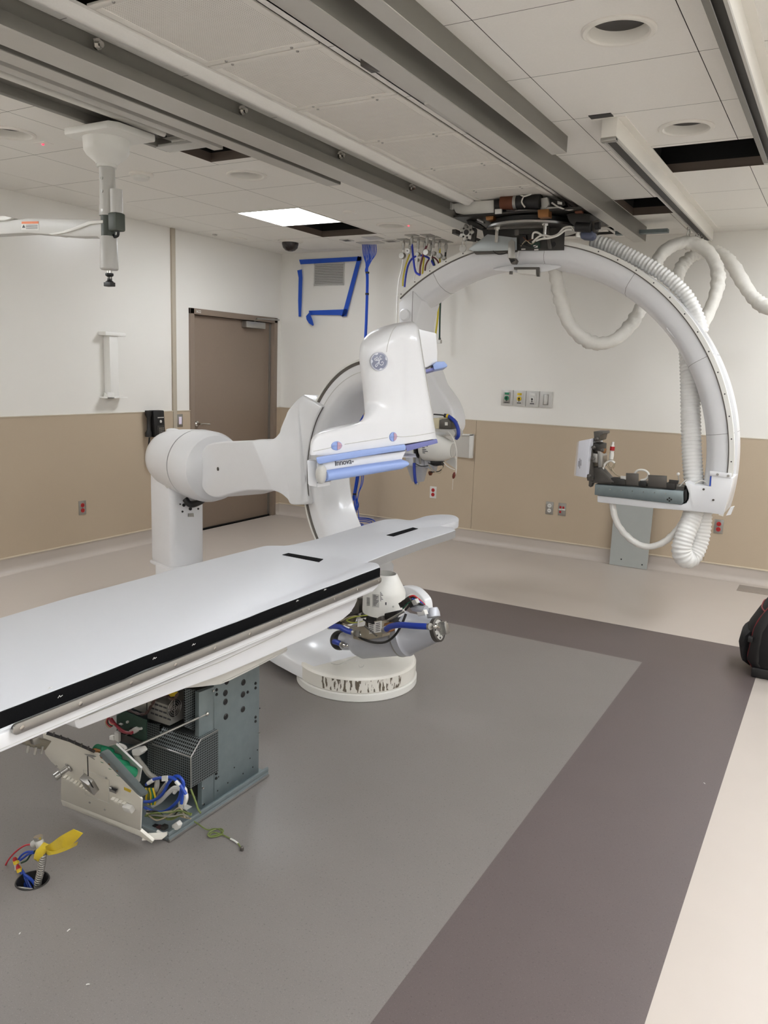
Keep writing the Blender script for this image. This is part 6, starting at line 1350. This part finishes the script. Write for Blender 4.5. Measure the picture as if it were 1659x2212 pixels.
for y, x in ((589, 793.6), (635, 793), (888, 782.5), (1067, 766)): 
    c = PY(x, y, yc); obj('cable_tie', MB().lathe([(.018, -.008), (.018, .008)], c, (0,0,1), 14), BLACK, t)
cc = PY(765, 1132, yc); cc = V((cc.x, cc.y, 0))
for k in range(26):
    r = R3.uniform(.06, .19); ox, oy = R3.uniform(-.05, .05), R3.uniform(-.05, .05); hgt = .006+.0022*k; ph = R3.uniform(0, 6); tilt = R3.uniform(0, .25) if k > 17 else R3.uniform(0, .03)
    pts = [V((cc.x+ox+r*math.cos(a)*1.1, cc.y+oy+r*math.sin(a), max(.006, hgt+abs(math.sin(a*.5+ph))*tilt*r*2))) for a in [2*PI*j/18 for j in range(18)]]
    obj('cable_coil', MB().tube(smooth(pts, 3, True), .0042, 6, True), BLUEC, t)

# floor box with conduit, wires and yellow tape
t = thing('conduit_stub', 'flexible steel conduit with wires and yellow tape rising from round floor hole', 'conduit', (hc.x, hc.y, -.05))
def fpx(x, y, yy=-5.50): return PY(x, y, yy)
hp = smooth([V((hc.x+.018, hc.y+.008, -.08)), fpx(81, 1915), fpx(87, 1885), fpx(91, 1862), fpx(93, 1845), fpx(91, 1828)], 8)
cm = MB(); pts = hp; L = [0]
obj('conduit', corrugated(hp, .0098, .0085, 14, .34), STEEL, t, auto=80)
obj('conduit_connector', MB().cyl(fpx(91, 1838), fpx(84, 1815), .0125, 16).cyl(fpx(82, 1818), fpx(72, 1824), .011, 14), GREYP, t, bevel=.001)
obj('connector_nut', MB().lathe([(.014, 0), (.014, .008)], fpx(83, 1812), (-.2,0,1), 8), CHROME, t)
TY = mat('yellow plastic tape', (232, 204, 60), .45, var=.08, scale=40)
def ribbon(name, A, B_, m, y0_=-5.52, y1_=-5.5, th=.0012):
    a_ = smooth([PY(x, y, y0_+.012*math.sin(i*2)) for i, (x, y) in enumerate(A)], 5); b__ = smooth([PY(x, y, y1_+.012*math.sin(i*2+1)) for i, (x, y) in enumerate(B_)], 5)
    return obj(name, MB().loft([[p, q, q+V((0,th,0)), p+V((0,th,0))] for p, q in zip(a_, b__)]), m, t)
ribbon('yellow_tape', ((98,1828),(112,1820),(128,1808),(145,1798),(158,1791)), ((100,1846),(118,1843),(135,1832),(158,1822),(179,1800)), TY)
ribbon('yellow_tape', ((100,1838),(120,1838),(140,1830),(168,1818)), ((104,1848),(124,1844),(146,1836),(166,1826)), TY, -5.515, -5.51)
obj('yellow_wrap', MB().loft([[fpx(x, y, -5.5)+V((r*math.cos(a), r*math.sin(a), .004*math.sin(3*a))) for a in [2*PI*k/14 for k in range(14)]] for x, y, r in ((96,1826,.012), (92,1833,.019), (88,1842,.018), (84,1852,.015), (82,1857,.006))]), TY, t)
def fw(name, pts, r, m): obj(name, MB().tube(smooth([fpx(p[0], p[1], -5.5+(p[2] if len(p) > 2 else 0)) for p in pts], 6), r, 8), m, t)
RW = mat('red wire', (190, 44, 58), .4)
fw('red_wire', ((73,1824),(55,1826),(36,1838),(20,1855),(12,1870),(14,1878),(26,1879)), .0026, RW); fw('red_wire', ((36,1860),(40,1876),(38,1886),(42,1900)), .0026, RW)
fw('blue_wire', ((74,1840),(60,1840),(48,1846),(40,1856)), .0034, BLUEW); fw('blue_wire', ((74,1842),(62,1845),(52,1852),(44,1858)), .0034, BLUEW); fw('green_wire', ((76,1838),(66,1846),(58,1858),(46,1864)), .0028, GHm)
for o_ in (0, 5, 9): fw('blue_wire', ((38+o_*.3,1870),(44+o_,1888),(52+o_,1906),(56+o_*1.6,1924)), .0036, BLUEW)
fw('blue_cable', ((-30,1872),(10,1881),(30,1885),(52,1890),(70,1903),(80,1920)), .0050, BLUEW); fw('grey_wire', ((32,1866),(34,1878),(30,1888)), .003, CABW)
for x, y, m in ((34, 1860, YEL), (41, 1877, YEL)):
    obj('wire_nut', MB().lathe([(.009, 0), (.0085, .012), (.006, .02)], fpx(x+2, y+6, -5.505), (-.5,0,1), 8), m, t); obj('wire_nut_tip', MB().lathe([(.0075, .0), (.006, .008), (.003, .011)], fpx(x-1, y-1, -5.507), (-.5,0,1), 8), RED, t)
tag(obj('floor_box_rim', MB().lathe([(hr-.001, -.03), (hr-.001, .0025), (hr+.002, .0025), (hr+.003, .0005)], hc, (0,0,1), 40, cap=False), DARK), 'dark metal rim of the round floor hole', 'floor box')
o = tag(obj('box_bar', MB().tube([PZ(33, 1917, -.015), PZ(70, 1922, -.015)], .0045, 8), STEEL), 'bright metal bar inside the round floor hole', 'metal bar')
# ground wire lying on the floor
gp = [(408,1766,.03),(425,1778,.014),(447,1792,.006),(462,1790,.008),(474,1792,.012),(481,1800,.008),(470,1806,.005),(455,1808,.006),(449,1802,.014),(458,1794,.012),(476,1790,.006),(482,1796,.005),(466,1804,.005),(452,1806,.005),(460,1798,.007),(480,1803,.005),(500,1813,.004),(514,1822,.006),(522,1835,.004)]
t = thing('ground_wire', 'thin green yellow wire with small coil lying on grey floor beside the pedestal', 'wire', PZ(460, 1800, 0))
obj('wire', MB().tube(smooth([PZ(x, y, z) for x, y, z in gp], 6), .0024, 7), YG, t)
obj('white_sleeve', MB().tube(smooth([PZ(498, 1812, .0042), PZ(506, 1816, .005), PZ(514, 1822, .006)], 4), .0032, 8), LABEL, t); obj('wire_lug', MB().lathe([(.006, 0), (.006, .01), (.003, .014)], PZ(523, 1836, .002), (0,0,1), 10), DGREY, t)
# flush floor plate
pts = [PZ(x, y, .0) for x, y in ((1601,1266),(1664,1273),(1655,1286),(1591,1276))]
x0, x1 = 4.69, 4.95
tag(obj('floor_plate', MB().box((4.69, -.335, .0), (4.95, -.13, .003)), mat('mottled grey plate', (152, 142, 132), .5, .1, var=.15, scale=40), bevel=.001), 'flat grey rectangular plate on beige floor near the back wall', 'floor plate')
# lint flecks
for i, (x, y, dx, dy_, l) in enumerate(((145, 2012, 6, -5, 'white lint fleck on grey floor below the floor hole'), (186, 2127, 8, -1, 'white lint fleck on grey floor near the bottom edge'), (1520, 1691, 3, 2, 'white fleck on plum border near the right edge'), (41, 2018, 3, -3, 'tiny white fleck on grey floor at lower left'))):
    a, b_ = PZ(x, y, .0016), PZ(x+dx, y+dy_, .0016); tag(obj('lint_fleck', MB().tube([a, (a+b_)/2+V((0,0,.001)), b_], .0014, 6), LABEL), l, 'lint')

# black bag at the right edge
B = V((5.10, -2.10, 0))
t = thing('black_bag', 'black padded bag with red piping on floor at the right edge', 'bag', B)
CLOTH = mat('black nylon cloth', (13, 12, 13), .75, var=.3, scale=60, bump=.5)
def sup(a, n_): c_, s_ = math.cos(a), math.sin(a); return (abs(c_)**(2/n_)*(1 if c_ > 0 else -1), abs(s_)**(2/n_)*(1 if s_ > 0 else -1))
secs = []
for z, w_, d_, sx_ in ((.004,.10,.12,.03), (.02,.135,.17,.01), (.07,.165,.205,-.005), (.15,.17,.215,-.005), (.22,.165,.21,.0), (.28,.15,.20,.02), (.34,.13,.18,.045), (.40,.10,.15,.07), (.44,.06,.10,.085), (.455,.02,.04,.09)):
    ring = []
    for k in range(40):
        cx_, cy_ = sup(2*PI*k/40, 3.2); wob = 1+.025*math.sin(5*2*PI*k/40+z*20)+.015*math.sin(9*2*PI*k/40-z*33)
        ring.append(B + V((sx_+cx_*w_*wob, cy_*d_*wob, z*1.22)))
    secs.append(ring)
obj('bag_body', MB().loft(secs), CLOTH, t, auto=70)
def side(z):
    for i in range(len(secs)-1):
        z0_, z1_ = secs[i][0].z, secs[i+1][0].z
        if z0_ <= z <= z1_: u_ = (z-z0_)/(z1_-z0_); return [a.lerp(b__, u_) for a, b__ in zip(secs[i], secs[i+1])]
    return secs[-1]
REDP = mat('dark red piping', (120, 26, 34), .5)
obj('piping', MB().tube([p+(p-B-V((0,0,p.z))).normalized()*.003 for p in side(.37)], .004, 6, True), REDP, t)
kk = [24, 23, 22, 21]
obj('piping', MB().tube(smooth([side(z)[25]+V((-.003,-.003,0)) for z in (.04, .1, .16, .22, .28, .34, .44, .5)], 4), .004, 6), REDP, t)
obj('side_pocket', MB().loft([[side(z)[k]+(side(z)[k]-B-V((0,0,z))).normalized()*e for k in range(17, 25)] + [side(z)[k] for k in range(24, 16, -1)] for z, e in ((.05,.01), (.08,.03), (.17,.035), (.22,.03), (.245,.008))]), CLOTH, t, auto=60)
obj('strap', MB().loft([[side(z)[26]+V((-.006-e,-.004,0)), side(z)[28]+V((-.006-e,-.004,0)), side(z)[28]+V((.0,.004,0)), side(z)[26]+V((.0,.004,0))] for z, e in ((.03,.008), (.1,.018), (.2,.01), (.28,.012), (.36,.01), (.42,.004))]), BLACK, t, auto=60)
obj('buckle', MB().obox(side(.215)[26]+V((-.02,-.01,0)), (1,0,0), (0,1,0), (0,0,1), .012, .02, .014), BLACK, t, bevel=.003)
obj('foot_strip', MB().obox(B+V((-.02,-.17,.03)), (1,0,0), (0,1,0), (0,0,1), .10, .02, .028), BLACK, t, bevel=.008)
# ================================================================== light
